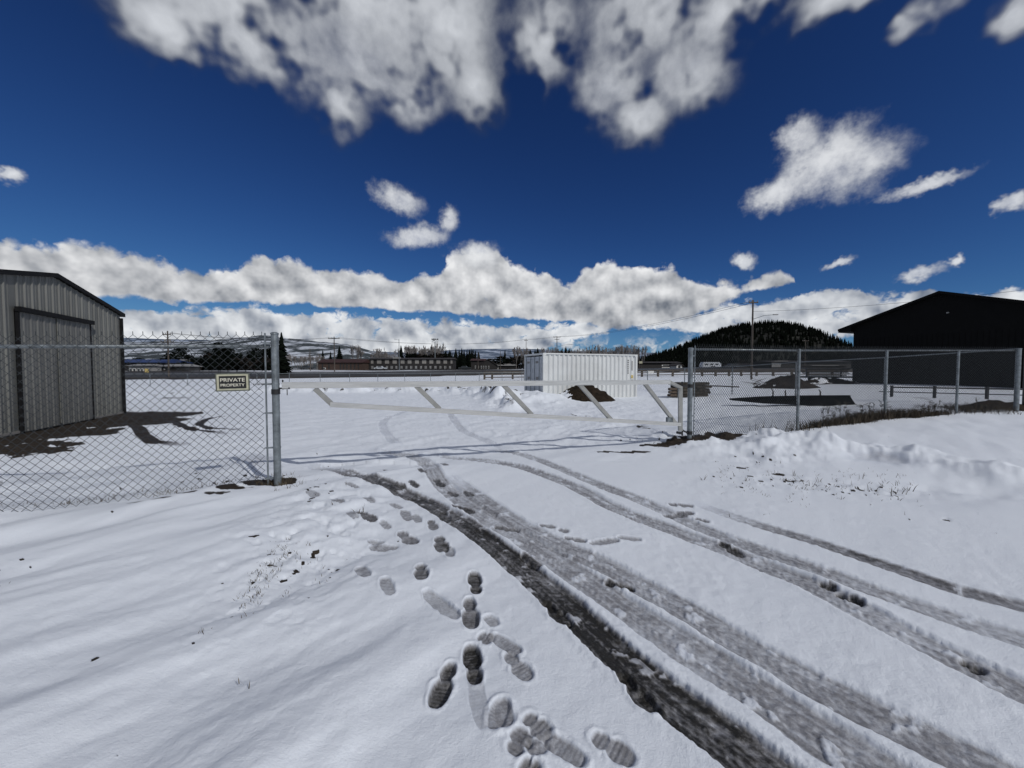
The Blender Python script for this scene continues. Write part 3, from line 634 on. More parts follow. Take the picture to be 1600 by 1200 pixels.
# --- gate
def gate():
    a = np.array(LP); b_ = np.array(RP); g = (b_ - a); Lg = np.linalg.norm(g); g /= Lg
    nrm = np.array((-g[1], g[0]))
    def on(px, py):
        d = ray(px, py); M = np.array(((d.x, -g[0]), (d.y, -g[1]))); t, s = np.linalg.solve(M, a); return Vector((d.x * t, d.y * t, EYE + d.z * t))
    off = (RP[0], RP[1], 0); t = thing('swing_gate', 'long silver aluminium swing gate with diagonal braces closing the driveway', 'gate', off)
    up = (0, 0, 1)
    T0, T1 = on(441, 602), on(1046, 597); B0, B1 = on(516, 632), on(1063, 663); U0, U1 = on(1063, 604), on(1063, 673)
    b = MB(); b.bar(T0, T1, .07, .086); b.build('top_beam', ALU, t, off=off)
    b = MB(); b.bar(T1 + Vector((0, 0, 0)), on(1064, 606), .07, .06); b.build('end_brace', BRACE, t, off=off)
    b = MB(); b.bar(B0, B1, .06, .070); b.build('bottom_beam', ALU, t, off=off)
    b = MB(); b.bar(U0, U1, .06, .075, up=(1, 0, 0)); b.build('hinge_stile', BRACE, t, off=off)
    for p, q in (((492, 607), (519, 632)), ((650, 603), (687, 639)), ((786, 601), (831, 648)), ((904, 599), (955, 656)), ((1007, 599), (1056, 662))):
        P_ = on(*p); Q = on(*q); b = MB(); b.bar(P_, Q, .05, .068); b.build('brace', BRACE, t, off=off)
    # latch box on the lower beam, hinges round the post
    c = on(1046, 656); b = MB(); b.box(c, (.14, .05, .11), math.atan2(g[1], g[0])); b.build('latch_box', GALV, t, off=off)
    for py, dx in ((603, 0), (676, 0)):
        z = W(1077, py, RP[1]).z; b = MB(); b.tube([(RP[0], RP[1], z - .035), (RP[0], RP[1], z + .035)], .058, 18)
        h = on(1066, py); b.bar((RP[0] - .05, RP[1] - .02, z), (h.x, h.y, z + (.0 if py < 650 else .06)), .03, .03); b.tube([(h.x, h.y, z - .05), (h.x, h.y, z + .09)], .016, 10)
        if py > 650: b.bar((h.x - .0, h.y, z), (h.x - .12, h.y - .03, z + .02), .05, .05)
        else: b.bar((h.x - .02, h.y, z - .02), (h.x - .06, h.y - .02, z - .10), .05, .04)
        b.build('hinge', BLACKM, t, off=off)
gate()

# --- right fence
def right_fence():
    tops = [(1077, 543), (1249, 545), (1386, 547), (1498, 548), (1592, 544)]; Ys = [RP[1], 9.75, 11.3, 12.1, 12.5]
    P = [W(px, py, Y) for (px, py), Y in zip(tops, Ys)]
    off = (RP[0], RP[1], 0)
    t = thing('chain_link_fence', 'long chain link fence right of the gate with weeds at its foot', 'fence', off)
    P[0].x, P[0].y = RP
    post('gate_post', RP[0], RP[1], RPz, .048, t, off)
    for p in P[1:-1]: post('post', p.x, p.y, p.z, .033, t, off)
    post('end_post', P[-1].x, P[-1].y, P[-1].z, .062, t, off)
    b = MB(); rz = [W(1082, 545.5, P[0].y)] + [W(tops[i][0], 546.5 + (i > 0) * 1, Ys[i]) for i in range(1, 5)]
    b.tube([(q.x, q.y + .05, q.z) for q in rz], .024, 12); b.build('top_rail', GALV, t, off=off, smooth=True)
    pl = [(p.x, p.y) for p in P]; e = (np.array(pl[1]) - np.array(pl[0])); e /= np.linalg.norm(e); pl[0] = tuple(np.array(pl[0]) + e * .12)
    seg = np.hypot(*(np.array(pl)[1:] - np.array(pl)[:-1]).T); cum = np.concatenate([[0], np.cumsum(seg)])
    zz = [q.z + .075 for q in rz]; top = lambda s: float(np.interp(s, cum, zz))
    chainlink('chain_link_mesh', pl, top, .076, .0036, t, off, barb=.04)
    q = pl[0]; b = MB(); b.tube([(q[0], q[1] - .01, G(*q) - .05), (q[0], q[1] - .01, zz[0])], .011, 8); b.build('tension_bar', GALV, t, off=off)
    for py in (556, 590, 620, 650, 688):
        z = W(1077, py, RP[1]).z; b = MB(); b.tube([(RP[0], RP[1], z - .011), (RP[0], RP[1], z + .011)], .052, 16); b.bar((RP[0], RP[1] - .012, z), (q[0], q[1] - .012, z), .008, .022); b.build('brace_band', GALV, t, off=off)
    # yard fence running back from the end post
    E = (P[-1].x, P[-1].y); Fp = (9.88, 28.0); n = 5; dirv = np.array(Fp) - np.array(E)
    zt = [P[-1].z - .02] + [W(px, py, float(E[1] + dirv[1] * k / 5)).z for k, (px, py) in enumerate([(1383, 558.5), (1244, 566), (1145, 573), (1070, 575), (1012, 577)], 1)]
    pts = [np.array(E) + dirv * k / 5 for k in range(6)] + [np.array(Fp) + (np.array((1.3, 50.8)) - np.array(Fp)) * k / 7 for k in range(1, 8)]
    zt += [1.62 - .02 * k for k in range(1, 7)] + [1.45]
    t2 = thing('chain_link_fence', 'side yard chain link fence running back from the end post toward the container', 'fence', (*E, 0)); off2 = (*E, 0)
    for p, z in list(zip(pts, zt))[1:]: post('post', p[0], p[1], z, .030, t2, off2, cap=False)
    b = MB(); b.tube([(p[0], p[1], z) for p, z in zip(pts, zt)], .021, 8); b.build('top_rail', GALV, t2, off=off2)
    seg = np.array([np.hypot(*(b2 - a2)) for a2, b2 in zip(pts[:-1], pts[1:])]); cum2 = np.concatenate([[0], np.cumsum(seg)])
    chainlink('chain_link_mesh', pts[:8], lambda s: float(np.interp(s, cum2, zt)), .12, .0019, t2, off2, barb=0)
    # low far fence across the field
    A = np.array((1.6, 50.9)); dv = np.array((-.947, -.322)); t3 = thing('chain_link_fence', 'low chain link fence along the far edge of the snowy yard', 'fence', (*A, 0)); off3 = (*A, 0)
    pp = [A + dv * 3.05 * k for k in range(24)]
    hz = [G(*p) + 1.22 for p in pp]
    for p, z in zip(pp, hz): post('post', p[0], p[1], z, .028, t3, off3, cap=False)
    b = MB(); b.tube([(p[0], p[1], z) for p, z in zip(pp, hz)], .026, 6); b.build('top_rail', GALV, t3, off=off3)
    chainlink('chain_link_mesh', [pp[0], pp[-1]], lambda s: float(np.interp(s, [3.05 * k for k in range(24)], hz)), .16, .0018, t3, off3, barb=0)
    return E
END = right_fence()

# ------------------------------------------------------------------ grey shed
def rib_wall(b, L0, x0, x1, zb, ztop, pitch=.26, depth=.030, y=0., w=.07):
    """ribbed sheet in local xz plane at y, facing -y; ztop(x)"""
    xs = [x0]; ys = [y]; x = x0 + .08
    while x < x1 - w - .02:
        xs += [x, x + .022, x + w - .022, x + w]; ys += [y, y - depth, y - depth, y]
        m = x + pitch / 2 + w / 2 - .012
        if m + .03 < x1: xs += [m, m + .012, m + .024]; ys += [y, y - depth * .3, y]
        x += pitch
    xs.append(x1); ys.append(y); n = len(xs); v = [(xs[i], ys[i], zb) for i in range(n)] + [(xs[i], ys[i], ztop(xs[i])) for i in range(n)]
    b.add(v, [(i, i + 1, n + i + 1, n + i) for i in range(n - 1)])
def shed():
    c0 = np.array(gpt(193, 645)); c1 = np.array(gpt(0, 682)); d = c1 - c0; d /= np.linalg.norm(d)         # along the gable, from far corner to near
    # local x from near-left corner ... use x = distance from far corner, mirrored so that local -y faces the yard
    rz = math.atan2(-d[1], -d[0])                                     # local +x points to the far corner
    def s_of(px):
        u = ray(px, 500); M = np.array(((u.x, -d[0]), (u.y, -d[1]))); t, s = np.linalg.solve(M, c0); return s, t
    sR, tR = s_of(86); Wd = 2 * sR; zR = EYE + ray(86, 427).z * tR; zE = EYE + ray(192, 490).z * s_of(192.5)[1]
    near = c0 + d * Wd; t = thing('metal_shed', 'grey ribbed metal shed with black trimmed sliding doors behind the left fence', 'shed', (near[0], near[1], 0), rz)
    X = lambda s: Wd - s
    roof = lambda x: zE + (zR - zE) * (1 - abs(x - Wd / 2) / (Wd / 2)) - .10
    dz0 = X(s_of(22)[0]); dz1 = X(s_of(136)[0]); dm = X(s_of(82)[0]); zh = EYE + ray(136, 503).z * s_of(136)[1]; Dp = 12.
    b = MB(); rib_wall(b, 0, 0.02, dz0, -.1, roof); rib_wall(b, 0, dz1, Wd - .02, -.1, roof); rib_wall(b, 0, dz0, dz1, zh - .02, roof)
    b.add([(0, .05, -.1), (0, Dp, -.1), (0, Dp, zE - .1), (0, .05, zE - .1)], [(0, 1, 2, 3)]); b.add([(Wd, .05, -.1), (Wd, Dp, -.1), (Wd, Dp, zE - .1), (Wd, .05, zE - .1)], [(3, 2, 1, 0)])
    b.add([(0, Dp, -.1), (Wd, Dp, -.1), (Wd, Dp, zE - .1), (Wd / 2, Dp, zR - .1), (0, Dp, zE - .1)], [(0, 1, 2, 3, 4)])
    b.build('wall', SHEET, t)
    b = MB(); th = .12
    for a, c, za, zc in ((-.12, Wd / 2, zE - .02, zR), (Wd / 2, Wd + .12, zR, zE - .02)):
        b.prism([(a, -.10, za), (c, -.10, zc), (c, -.10, zc - th), (a, -.10, za - th)], (0, 0, 0), (0, Dp + .2, 0))
    b.build('roof', TRIM, t)
    b = MB(); b.box((Wd - .03, -.02, (zE - .3) / 2), (.07, .12, zE - .1)); b.build('corner_trim', TRIM, t)
    b = MB(); b.box((.03, -.02, (zE - .3) / 2), (.07, .12, zE - .1)); b.build('corner_trim', TRIM, t)
    for a, c in ((dz0 + .05, dm - .008), (dm + .008, dz1 - .05)):
        b = MB(); rib_wall(b, 0, a, c, .02, lambda x: zh - .05, y=-.075, depth=.022, pitch=.24); b.add([(a, -.074, .02), (c, -.074, .02), (c, -.03, .02), (a, -.03, .02)], [(0, 1, 2, 3)])
        b.build('sliding_door', SHEETD, t)
    b = MB(); b.box(((dz0 + dz1) / 2, -.10, zh - .02), (dz1 - dz0 + .10, .12, .12)); b.build('door_track', TRIM, t)
    for x in (dz0, dz1): b = MB(); b.box((x, -.055, zh / 2 - .06), (.04, .06, zh + .02)); b.build('door_jamb', TRIM, t)
    b = MB(); b.box((dm, -.098, zh / 2), (.03, .02, zh - .15)); b.build('door_seam', SHEET, t)
    b = MB(); b.box((Wd / 2, -.015, .02), (Wd - .1, .03, .06)); b.build('base_trim', PANEL, t)
shed()

# ------------------------------------------------------------------ black building at right
def black_building():
    A = np.array((31.9, 36.)); dv = np.array((3.69, -9.)); dv /= np.linalg.norm(dv)
    rz = math.atan2(dv[1], dv[0]); t = thing('black_building', 'large black gabled building behind the right fence', 'building', (A[0], A[1], 0), rz)
    hw = 5.76; Wd = 2 * hw; tip = W(1312, 515, 36.95).z; zr = W(1466, 455, 30.65).z; sl = (zr - tip) / (hw + 1.03); zt = lambda x: zr - sl * abs(x - hw); Dp = 14.
    b = MB(); b.prism([(0, 0, -.4), (Wd, 0, -.4), (Wd, 0, zt(Wd) - .2), (hw, 0, zr - .2), (0, 0, zt(0) - .2)], (0, 0, 0), (0, Dp, 0))
    for k in range(38): b.box((.15 + k * .302, -.012, 2.2), (.03, .024, 4.6))
    b.build('wall', BLACKB, t)
    b = MB()
    for a, c in ((-1.03, hw), (hw, Wd + 1.03)): b.prism([(a, -.5, zt(a)), (c, -.5, zt(c)), (c, -.5, zt(c) - .2), (a, -.5, zt(a) - .2)], (0, 0, 0), (0, Dp + 1., 0))
    b.prism([(-1.0, -.45, zt(-1.) - .19), (-1.0, -.45, zt(-1) - .34), (0, -.45, zt(-1) - .34), (0, -.45, zt(0) - .19)], (0, 0, 0), (0, Dp + .9, 0))
    b.build('roof', BLACKB, t)
    b = MB(); x = 6.15; b.box((x, -.08, zr - 1.75), (.12, .14, .09)); b.build('wall_lamp', GREYW, t)
    b = MB(); b.tube([(10.9, 1.5, zt(10.9) - .1), (10.9, 1.5, zt(10.9) + .55)], .06, 10); b.build('vent_pipe', BLACKM, t)
black_building()

# ------------------------------------------------------------------ shipping container
def container():
    th = R(21.8); c = np.array((1.62, 19.96)); t = thing('shipping_container', 'white corrugated shipping container standing on the snow beyond the gate', 'container', (c[0], c[1], -.12), th)
    Lc, Wc, H = 6.06, 2.44, 2.59
    b = MB()
    # corrugated long sides
    def corr(y, sg, x0, x1):
        xs, ys = [x0], [y]; x = x0 + .07; p = .278
        while x + p < x1 + .05:
            xs += [x, x + .068, x + .068 + .072, x + .208]; ys += [y, y + sg * .06, y + sg * .06, y]; x += p
        xs.append(x1); ys.append(y); n = len(xs); b.add([(xs[i], ys[i], .16) for i in range(n)] + [(xs[i], ys[i], H - .07) for i in range(n)], [(i, i + 1, n + i + 1, n + i) for i in range(n - 1)])
    corr(.03, 1, .1, Lc - .1); corr(Wc - .03, -1, .1, Lc - .1)
    b.box((Lc - .05, Wc / 2, H / 2), (.03, Wc - .2, H - .2)); b.box((Lc / 2, Wc / 2, H - .035), (Lc - .12, Wc - .08, .02))
    b.build('side_panels', CWHITE, t)
    b = MB()
    for y in (.045, Wc - .045):
        b.box((Lc / 2, y, H - .035), (Lc - .3, .09, .07)); b.box((Lc / 2, y, .09), (Lc - .3, .09, .15))
    for x in (.06, Lc - .06):
        for y in (.055, Wc - .055): b.box((x, y, H / 2), (.12, .11, H - .24))
        b.box((x, Wc / 2, H - .05), (.10, Wc - .3, .10)); b.box((x, Wc / 2, .09), (.10, Wc - .3, .15))
    b.build('frame', CWHITE, t)
    for x in (.085, Lc - .085):
        for y in (.078, Wc - .078):
            for z in (.059, H - .059): q = MB(); q.box((x, y, z), (.18, .165, .12)); q.box((x, y - .083 if y < 1 else y + .083, z), (.07, .004, .05)); q.build('corner_casting', CWHITE, t)
    # doors at the left end
    for y0, y1 in ((.13, Wc / 2 - .008), (Wc / 2 + .008, Wc - .13)):
        q = MB(); q.box((.02, (y0 + y1) / 2, H / 2), (.04, y1 - y0, H - .34))
        for zz in (.55, 1.1, 1.65, 2.15): q.box((-.012, (y0 + y1) / 2, zz), (.03, y1 - y0 - .12, .24))
        dd = q.build('door', CDOOR, t)
        for yy in (y0 + .25, y1 - .25):
            r_ = MB(); r_.tube([(-.05, yy, .14), (-.05, yy, H - .14)], .018, 8); r_.box((-.06, yy + .1, 1.05), (.03, .3, .04)); r_.build('lock_rod', GALV, dd)
        m_ = MB()
        m_.box((-.032, (y0 + y1) / 2 + .02, 2.12), (.006, .34, .12)); m_.build('marking', GREYW, dd)
        m_ = MB(); m_.box((-.032, (y0 + y1) / 2, 1.25), (.006, .26, .16)); m_.build('marking', GREYW, dd)
    for k in range(7): m_ = MB(); m_.box((5.42, .020, 2.25 - k * .12), (.06, .006, .07)); m_.build('marking', BLACKM, t)
    m_ = MB(); m_.box((5.70, .021, 1.95), (.07, .006, .55)); m_.build('marking_strip', GREYW, t)
    m_ = MB(); m_.box((5.71, .020, 1.32), (.14, .008, .18)); m_.build('yellow_plate', YEL, t)
    m_ = MB(); m_.box((5.71, .020, 1.1), (.10, .008, .10)); m_.build('grey_plate', GREYW, t)
    m_ = MB(); m_.box((Lc / 2, .045, .015), (Lc - .1, .12, .1)); m_.build('skid', RUST, t)
container()

# ------------------------------------------------------------------ heaps and yard clutter
def heap(name, label, cat, cx, cy, rx, ry, h, m, seed, rz=0, n=46, rough=.25, pw=1.0, snow=None):
    b = MB(); N = n; a = np.linspace(-1.15, 1.15, N); gx, gy = np.meshgrid(a, a); rr = np.hypot(gx, gy)
    prof = np.clip(1 - rr ** 1.6, 0, 1) ** pw; ns = fb(gx * 2.2 + seed, gy * 2.2, 5, seed, .6)
    z = h * prof * (1 + rough * ns) + h * .10 * prof * fb(gx * 9, gy * 9, 3, seed + 5) - .06 * (rr > 1) - .08
    cs, sn = math.cos(rz), math.sin(rz)
    V = [(gx[i, j] * rx * cs - gy[i, j] * ry * sn, gx[i, j] * rx * sn + gy[i, j] * ry * cs, z[i, j] + G(cx + gx[i, j] * rx, cy + gy[i, j] * ry)) for i in range(N) for j in range(N)]
    b.v = V; b.f = [(i * N + j, i * N + j + 1, (i + 1) * N + j + 1, (i + 1) * N + j) for i in range(N - 1) for j in range(N - 1)]
    b.mi = [0] * len(b.f); ms = [m]
    if snow is not None:
        ms = [m, SNOWP]
        for q, f in enumerate(b.f):
            i, j = divmod(f[0], N)
            if snow(gx[i, j], gy[i, j], ns[i, j]): b.mi[q] = 1
    o = b.build(name, ms, smooth=True); o.location = (cx, cy, 0); tag(o, label, cat); return o
c = gpt(915, 628)
heap('soil_pile', 'brown soil heap half covered in snow in front of the white container', 'dirt pile', c[0] + .1, c[1] + 1.1, 1.75, 1.25, .86, SOIL, 5, snow=lambda x, y, n: (x + .32 * n < -.52 and y > -.9) or (y > .45 + .2 * n))
def sticks(name, label, cat, cx, cy, n, spread, lmax, m, seed, base_h=.25):
    rnd = random.Random(seed); b = MB(); z0 = G(cx, cy)
    for k in range(n):
        x, y = rnd.gauss(0, spread[0]), rnd.gauss(0, spread[1]); l = rnd.uniform(.3, 1) * lmax; a = rnd.uniform(0, 6.28); e = rnd.uniform(-.15, .6)
        z = z0 + rnd.uniform(0, base_h); d = Vector((math.cos(a) * math.cos(e), math.sin(a) * math.cos(e), math.sin(e))) * l
        b.tube([(x, y, z), Vector((x, y, z)) + d * .5 + Vector((0, 0, .03)), Vector((x, y, z)) + d], [.03, .022, .01], 5)
    o = b.build(name, m); o.location = (cx, cy, 0); return tag(o, label, cat)
c = gpt(1228, 606); heap('debris_heap', 'dark brush heap partly under snow, seen through the right fence', 'heap', c[0], c[1], 2.6, 1.5, .95, BUSH, 15, snow=lambda x, y, n: y > .35 + .3 * n or (x < -.55 and n > .2)); 
c = gpt(1290, 600); heap('debris_heap', 'low dark heap of rubble beside the flatbed trailer', 'heap', c[0], c[1], 3.4, 1.2, .62, SOIL, 19, snow=lambda x, y, n: n > .35)
c = gpt(1200, 604); sticks('branch_pile', 'loose branches poking out left of the brush heap', 'branches', c[0], c[1], 26, (.8, .4), 1.4, WOOD, 3)
c = gpt(1576, 640); heap('debris_heap', 'low brown heap of earth and weeds near the end post', 'heap', c[0], c[1] + .3, 1.6, .6, .32, SOIL, 29)
# squared timber stack right behind the gate hinge
def timber_stack():
    c = gpt(1084, 621); rnd = random.Random(4); t = thing('timber_stack', 'stack of dark old timbers behind the right gate post', 'timber stack', (c[0], c[1] + .5, G(*c)), R(4))
    for r_ in range(5):
        for k in range(4):
            if r_ == 4 and k == 3: continue
            l = 1.9 + rnd.uniform(-.18, .2); b = MB(); x = rnd.uniform(-.12, .12)
            b.box((x, k * .2 - .3, .08 + r_ * .165), (l, .17, .14), R(rnd.uniform(-3, 3))); b.build('timber', TIE, t)
    for k in range(6):
        b = MB(); z = .10 + (k // 2) * .17; y = -.36 + rnd.uniform(-.03, .03); b.tube([(-1.30 + rnd.uniform(-.05, .05), y + (k % 2) * .22, z), (-.95, y + (k % 2) * .22, z)], .075, 10); b.build('log', LOG, t)
    b = MB(); b.tube([(.7, -.2, .62), (1.9, .1, .58), (3.1, .4, .52)], .035, 8); b.build('pole', TIE, t)
timber_stack()
def slab():
    a = W(1205, 620, 19.6); p = gpt(1337, 632); t = thing('steel_ramp', 'long low dark steel ramp lying in the snow behind the right fence', 'ramp', (p[0], p[1], 0), 0)
    z = G(*p); e = Vector((.06, .35, 0)); pts = [Vector((-4.0, 1.15, z + .06)), Vector((-3.0, .75, z - .03)), Vector((-1.5, .2, z - .05)), Vector((.05, 0, z - .05)), Vector((-.22, .02, z + .33)), Vector((-1.6, .25, z + .31)), Vector((-3.0, .8, z + .23)), Vector((-4.0, 1.2, z + .12))]
    b = MB(); b.prism(pts, (0, 0, 0), e); b.build('plate', TARP, t)
    b = MB(); b.bar(pts[4] + Vector((0, -.03, 0)), pts[5] + Vector((0, -.03, 0)), .05); b.bar(pts[5] + Vector((0, -.03, 0)), pts[6] + Vector((0, -.03, 0)), .05); b.build('edge_rail', TARP, t)
slab()
for i, (px, pb, pt, lab) in enumerate(((1207, 620, 607, 'short bent stake left of the dark ramp'), (1229, 620, 609, 'short dark stake just behind the dark ramp'), (1281, 619, 609, 'small stake behind the middle of the dark ramp'))):
    c = gpt(px, pb); b = MB(); h = W(px, pt, c[1]).z - G(*c); b.tube([(0, 0, -.1), (.03 - .1 * (i == 1), 0, h * .6), (-.06, 0, h)], [.035, .03, .02], 6); o = b.build('stake', TIE); o.location = (c[0], c[1], G(*c)); tag(o, lab, 'stake')
def pipe_barrier():
    P0 = W(1393, 621, 17.8); P1 = W(1600, 628, 15.6); off = (P0.x, P0.y, G(P0.x, P0.y)); t = thing('pipe_barrier', 'low black pipe rail barrier in front of the black building', 'barrier', off)
    zb = lambda p: W(800, 600, 5).z
    tp = W(1393, 605, 17.8); tp1 = W(1600, 608, 15.6); ext = (P1 - P0) * .25
    for nme, a, b_ in (('top_bar', tp, tp1 + ext), ('bottom_bar', P0, P1 + ext)):
        b = MB(); b.bar(a, b_, .06, .06); b.build(nme, BLACKM, t, off=off)
    b = MB(); q0 = P0.lerp(tp, .5) + Vector((0, .6, 0)); q1 = P1.lerp(tp1, .5) + Vector((0, .6, 0)); b.bar(q0, q1 + ext, .04, .04); b.build('middle_bar', BLACKM, t, off=off)
    for px in (1393, 1466, 1547, 1640):
        f = (px - 1393) / 207; a = P0.lerp(P1, f); c_ = tp.lerp(tp1, f); b = MB(); b.bar((a.x, a.y, G(a.x, a.y) - .1), (a.x, a.y, c_.z + .08), .08, .08); b.build('upright', BLACKM, t, off=off)
pipe_barrier()
b = MB(); c = W(1607, 640, 13.2); b.tube([(0, 0, -.4), (0, 0, 4.25)], [.15, .14], 14); o = b.build('wooden_post', BLACKM); o.location = (c.x, c.y, G(c.x, c.y)); tag(o, 'tall dark post at the right edge beside the fence end post', 'post')

# flatbed trailer with a load, behind the right fence
def trailer():
    p = gpt(1285, 597.5); p = (p[0], p[1]); Y = 40.; p = W(1287, 597, Y); z = G(p.x, p.y); t = thing('flatbed_trailer', 'dark flatbed trailer stacked with boards left of the black building', 'trailer', (p.x, p.y, z), R(-8))
    b = MB(); b.box((0, 0, .62), (4.6, 2., .16)); b.box((-2.9, 0, .55), (1.4, .12, .1)); b.build('deck', VEHD, t)
    for x in (-.6, .45):
        for y in (-.95, .95):
            b = MB(); b.tube([(x, y - .1, .34), (x, y + .1, .34)], .34, 16); w_ = b.build('wheel', TYRE, t)
            b = MB(); b.tube([(x, y - .12, .34), (x, y + .12, .34)], .16, 12); b.build('rim', GREYW, w_)
    rnd = random.Random(2)
    for k in range(7):
        b = MB(); b.box((rnd.uniform(-.3, .3), rnd.uniform(-.1, .1), .80 + k * .15), (3.4 + rnd.uniform(-.6, .5), 1.5, .10), R(rnd.uniform(-2, 2))); b.build('board_layer', WOOD if k % 2 else TIE, t)
    for x in (-2.2, 2.2): b = MB(); b.box((x, -.95, 1.1), (.08, .08, .9)); b.box((x, .95, 1.1), (.08, .08, .9)); b.box((x, 0, 1.5), (.06, 1.9, .1)); b.build('stake_rack', VEHD, t)
trailer()

# ------------------------------------------------------------------ wooden rail fences beyond the yard
def rail_fence(label, pxs, Y0, Y1, h):
    pts = []
    for k, px in enumerate(pxs):
        Y = Y0 + (Y1 - Y0) * k / (len(pxs) - 1); x = (px - 800) / FPX * Y; pts.append((x, Y, G(x, Y)))
    t = thing('rail_fence', label, 'fence', pts[0], group='wooden rail fences beyond the yard')
    for i, p in enumerate(pts):
        b = MB(); b.box((p[0] - pts[0][0], p[1] - pts[0][1], p[2] - pts[0][2] + h / 2 - .1), (.30, .30, h + .2)); b.build('post', WOOD, t)
    for a, c_ in zip(pts[:-1], pts[1:]):
        for k, zz in enumerate((.28, .62, .98)):
            b = MB(); b.bar(Vector(a) - Vector(pts[0]) + Vector((0, -.18, zz * h)), Vector(c_) - Vector(pts[0]) + Vector((0, -.18, zz * h + (.05 if k == 1 else 0))), .08, .15); b.build('rail', WOOD, t)
rail_fence('short brown wooden rail fence left of the white container', [757, 769, 801, 830], 58, 60, 1.15)
rail_fence('long brown wooden rail fence right of the container before the wooded hill', [975, 1003, 1028, 1051, 1078, 1097, 1118, 1139, 1158, 1182, 1208, 1237, 1262, 1300, 1340], 66, 72, 1.12)
c = W(1015, 581.5, 66.8); b = MB(); b.box((0, 0, 0), (1.1, .05, .45)); o = b.build('white_board', WINW); o.location = (c.x, c.y - .5, c.z); tag(o, 'small white board fixed to the wooden rail fence', 'board')
b = MB(); b.box((0, .3, 0), (.0, .0, .0)) if False else None

# ------------------------------------------------------------------ trees
def conifer_parts(seed, h=1., w=.22, dens=1.):
    rnd = random.Random(seed); tr = MB(); tr.tube([(0, 0, -.02), (0, 0, .5), (0, 0, .98)], [.022, .014, .003], 6)
    cr = MB(); z = .08
    while z < .985:
        k = (1 - z) ; Rr = w * (k ** .85) * rnd.uniform(.75, 1.15) + .008; nb = int((9 if z < .7 else 6) * dens)
        for i in range(nb):
            a = rnd.uniform(0, 6.283); r = Rr * rnd.uniform(.55, 1.12); dr = -.10 * r / w * .5 + rnd.uniform(-.012, .006); wd = r * .34 + .008
            c, s_ = math.cos(a), math.sin(a); zz = z + rnd.uniform(-.015, .015)
            tip = (c * r, s_ * r, zz + dr - .02); l = (c * r * .55 - s_ * wd, s_ * r * .55 + c * wd, zz + dr * .5 - .015); q = (c * r * .55 + s_ * wd, s_ * r * .55 - c * wd, zz + dr * .5 - .02)
            top = (0, 0, zz + .035 + .02 * k); mid = (c * r * .6, s_ * r * .6, zz + dr * .4 + .022)
            cr.add([top, l, tip, q, mid], [(0, 1, 4), (1, 2, 4), (2, 3, 4), (3, 0, 4)])
        z += .030 if z < .8 else .022
    return tr, cr
def bare_parts(seed, spread=.55, lean=1.):
    rnd = random.Random(seed); tr = MB(); cr = MB()
    def br(p, d, l, r, lev):
        q = p + d * l; m_ = p + d * l * .5 + Vector((rnd.gauss(0, .02), rnd.gauss(0, .02), 0)) * l
        (tr if lev <= 1 else cr).tube([p, m_, q], [r, r * .8, r * .6], 4 if lev < 2 else 3, caps=False)
        if lev >= 5: return
        n = rnd.choice((2, 3, 3)) if lev else 4
        for i in range(n):
            ax = Vector((rnd.gauss(0, 1), rnd.gauss(0, 1), rnd.gauss(0, .3))).normalized(); dd = (d + ax * spread * rnd.uniform(.5, 1.1) + Vector((0, 0, .25))).normalized()
            br(p + d * l * rnd.uniform(.55, 1.), dd, l * rnd.uniform(.60, .82), max(r * .6, .0055), lev + 1)
    br(Vector((0, 0, -.02)), Vector((0, 0, 1)), .30, .018, 0); 
    allz = max(v[2] for v in tr.v + cr.v); k = 1 / allz
    for b in (tr, cr): b.v = [(v[0] * k, v[1] * k, v[2] * k) for v in b.v]
    return tr, cr
def bush_parts(seed):
    rnd = random.Random(seed); tr = MB(); tr.tube([(0, 0, -.02), (.02, 0, .3), (0, .02, .6)], [.03, .02, .01], 6); cr = MB()
    for k in range(420):
        a = rnd.uniform(0, 6.28); u = rnd.uniform(0, 1) ** .5; z = rnd.uniform(.08, .98); r = .38 * math.sqrt(max(0, 1 - ((z - .45) / .56) ** 2)) * u * (1 + .25 * math.sin(a * 3 + seed)) 
        p = Vector((math.cos(a) * r, math.sin(a) * r, z)); s_ = rnd.uniform(.03, .075)
        v = [p + Vector((rnd.gauss(0, s_), rnd.gauss(0, s_), rnd.gauss(0, s_))) for _ in range(3)]; cr.add(v, [(0, 1, 2)])
    return tr, cr
PROTO = {}
def proto_mesh(key, fn, mt, mc):
    tr, cr = fn; 
    a = bpy.data.meshes.new('trunk'); a.from_pydata(tr.v, [], tr.f); a.materials.append(mt); b = bpy.data.meshes.new('crown'); b.from_pydata(cr.v, [], cr.f); b.materials.append(mc); PROTO[key] = (a, b)
for i in range(4): proto_mesh(('con', i), conifer_parts(10 + i, w=(.17, .20, .24, .14)[i]), TRUNK, NEEDLE)
for i in range(5): proto_mesh(('bare', i), bare_parts(30 + i, (.45, .5, .6, .38, .55)[i]), BARK, TWIG)
for i in range(3): proto_mesh(('bush', i), bush_parts(50 + i), TRUNK, (NEEDLE, BUSH, NEEDLE)[i])
def tree(kindk, i, px, ptop, Y, label, cat='tree', group=None, wscale=1., name=None, pb=None):
    x = (px - 800) / FPX * Y; z = G(x, Y); h = max(1.5, W(px, ptop, Y).z - z)
    name = name or {'con': 'conifer_tree', 'bare': 'bare_tree', 'bush': 'dark_tree'}[kindk]
    t = thing(name, label, cat, (x, Y, z - .1), random.uniform(0, 6.28), group); t.scale = (h * wscale, h * wscale, h)
    for nme, me in zip(('trunk', 'crown'), PROTO[(kindk, i)]):
        o = bpy.data.objects.new(nme, me); C.objects.link(o); o.parent = t
    return t
tree('con', 2, 441, 519, 70, 'tall dark spruce standing just right of the left gate post', wscale=1.1)
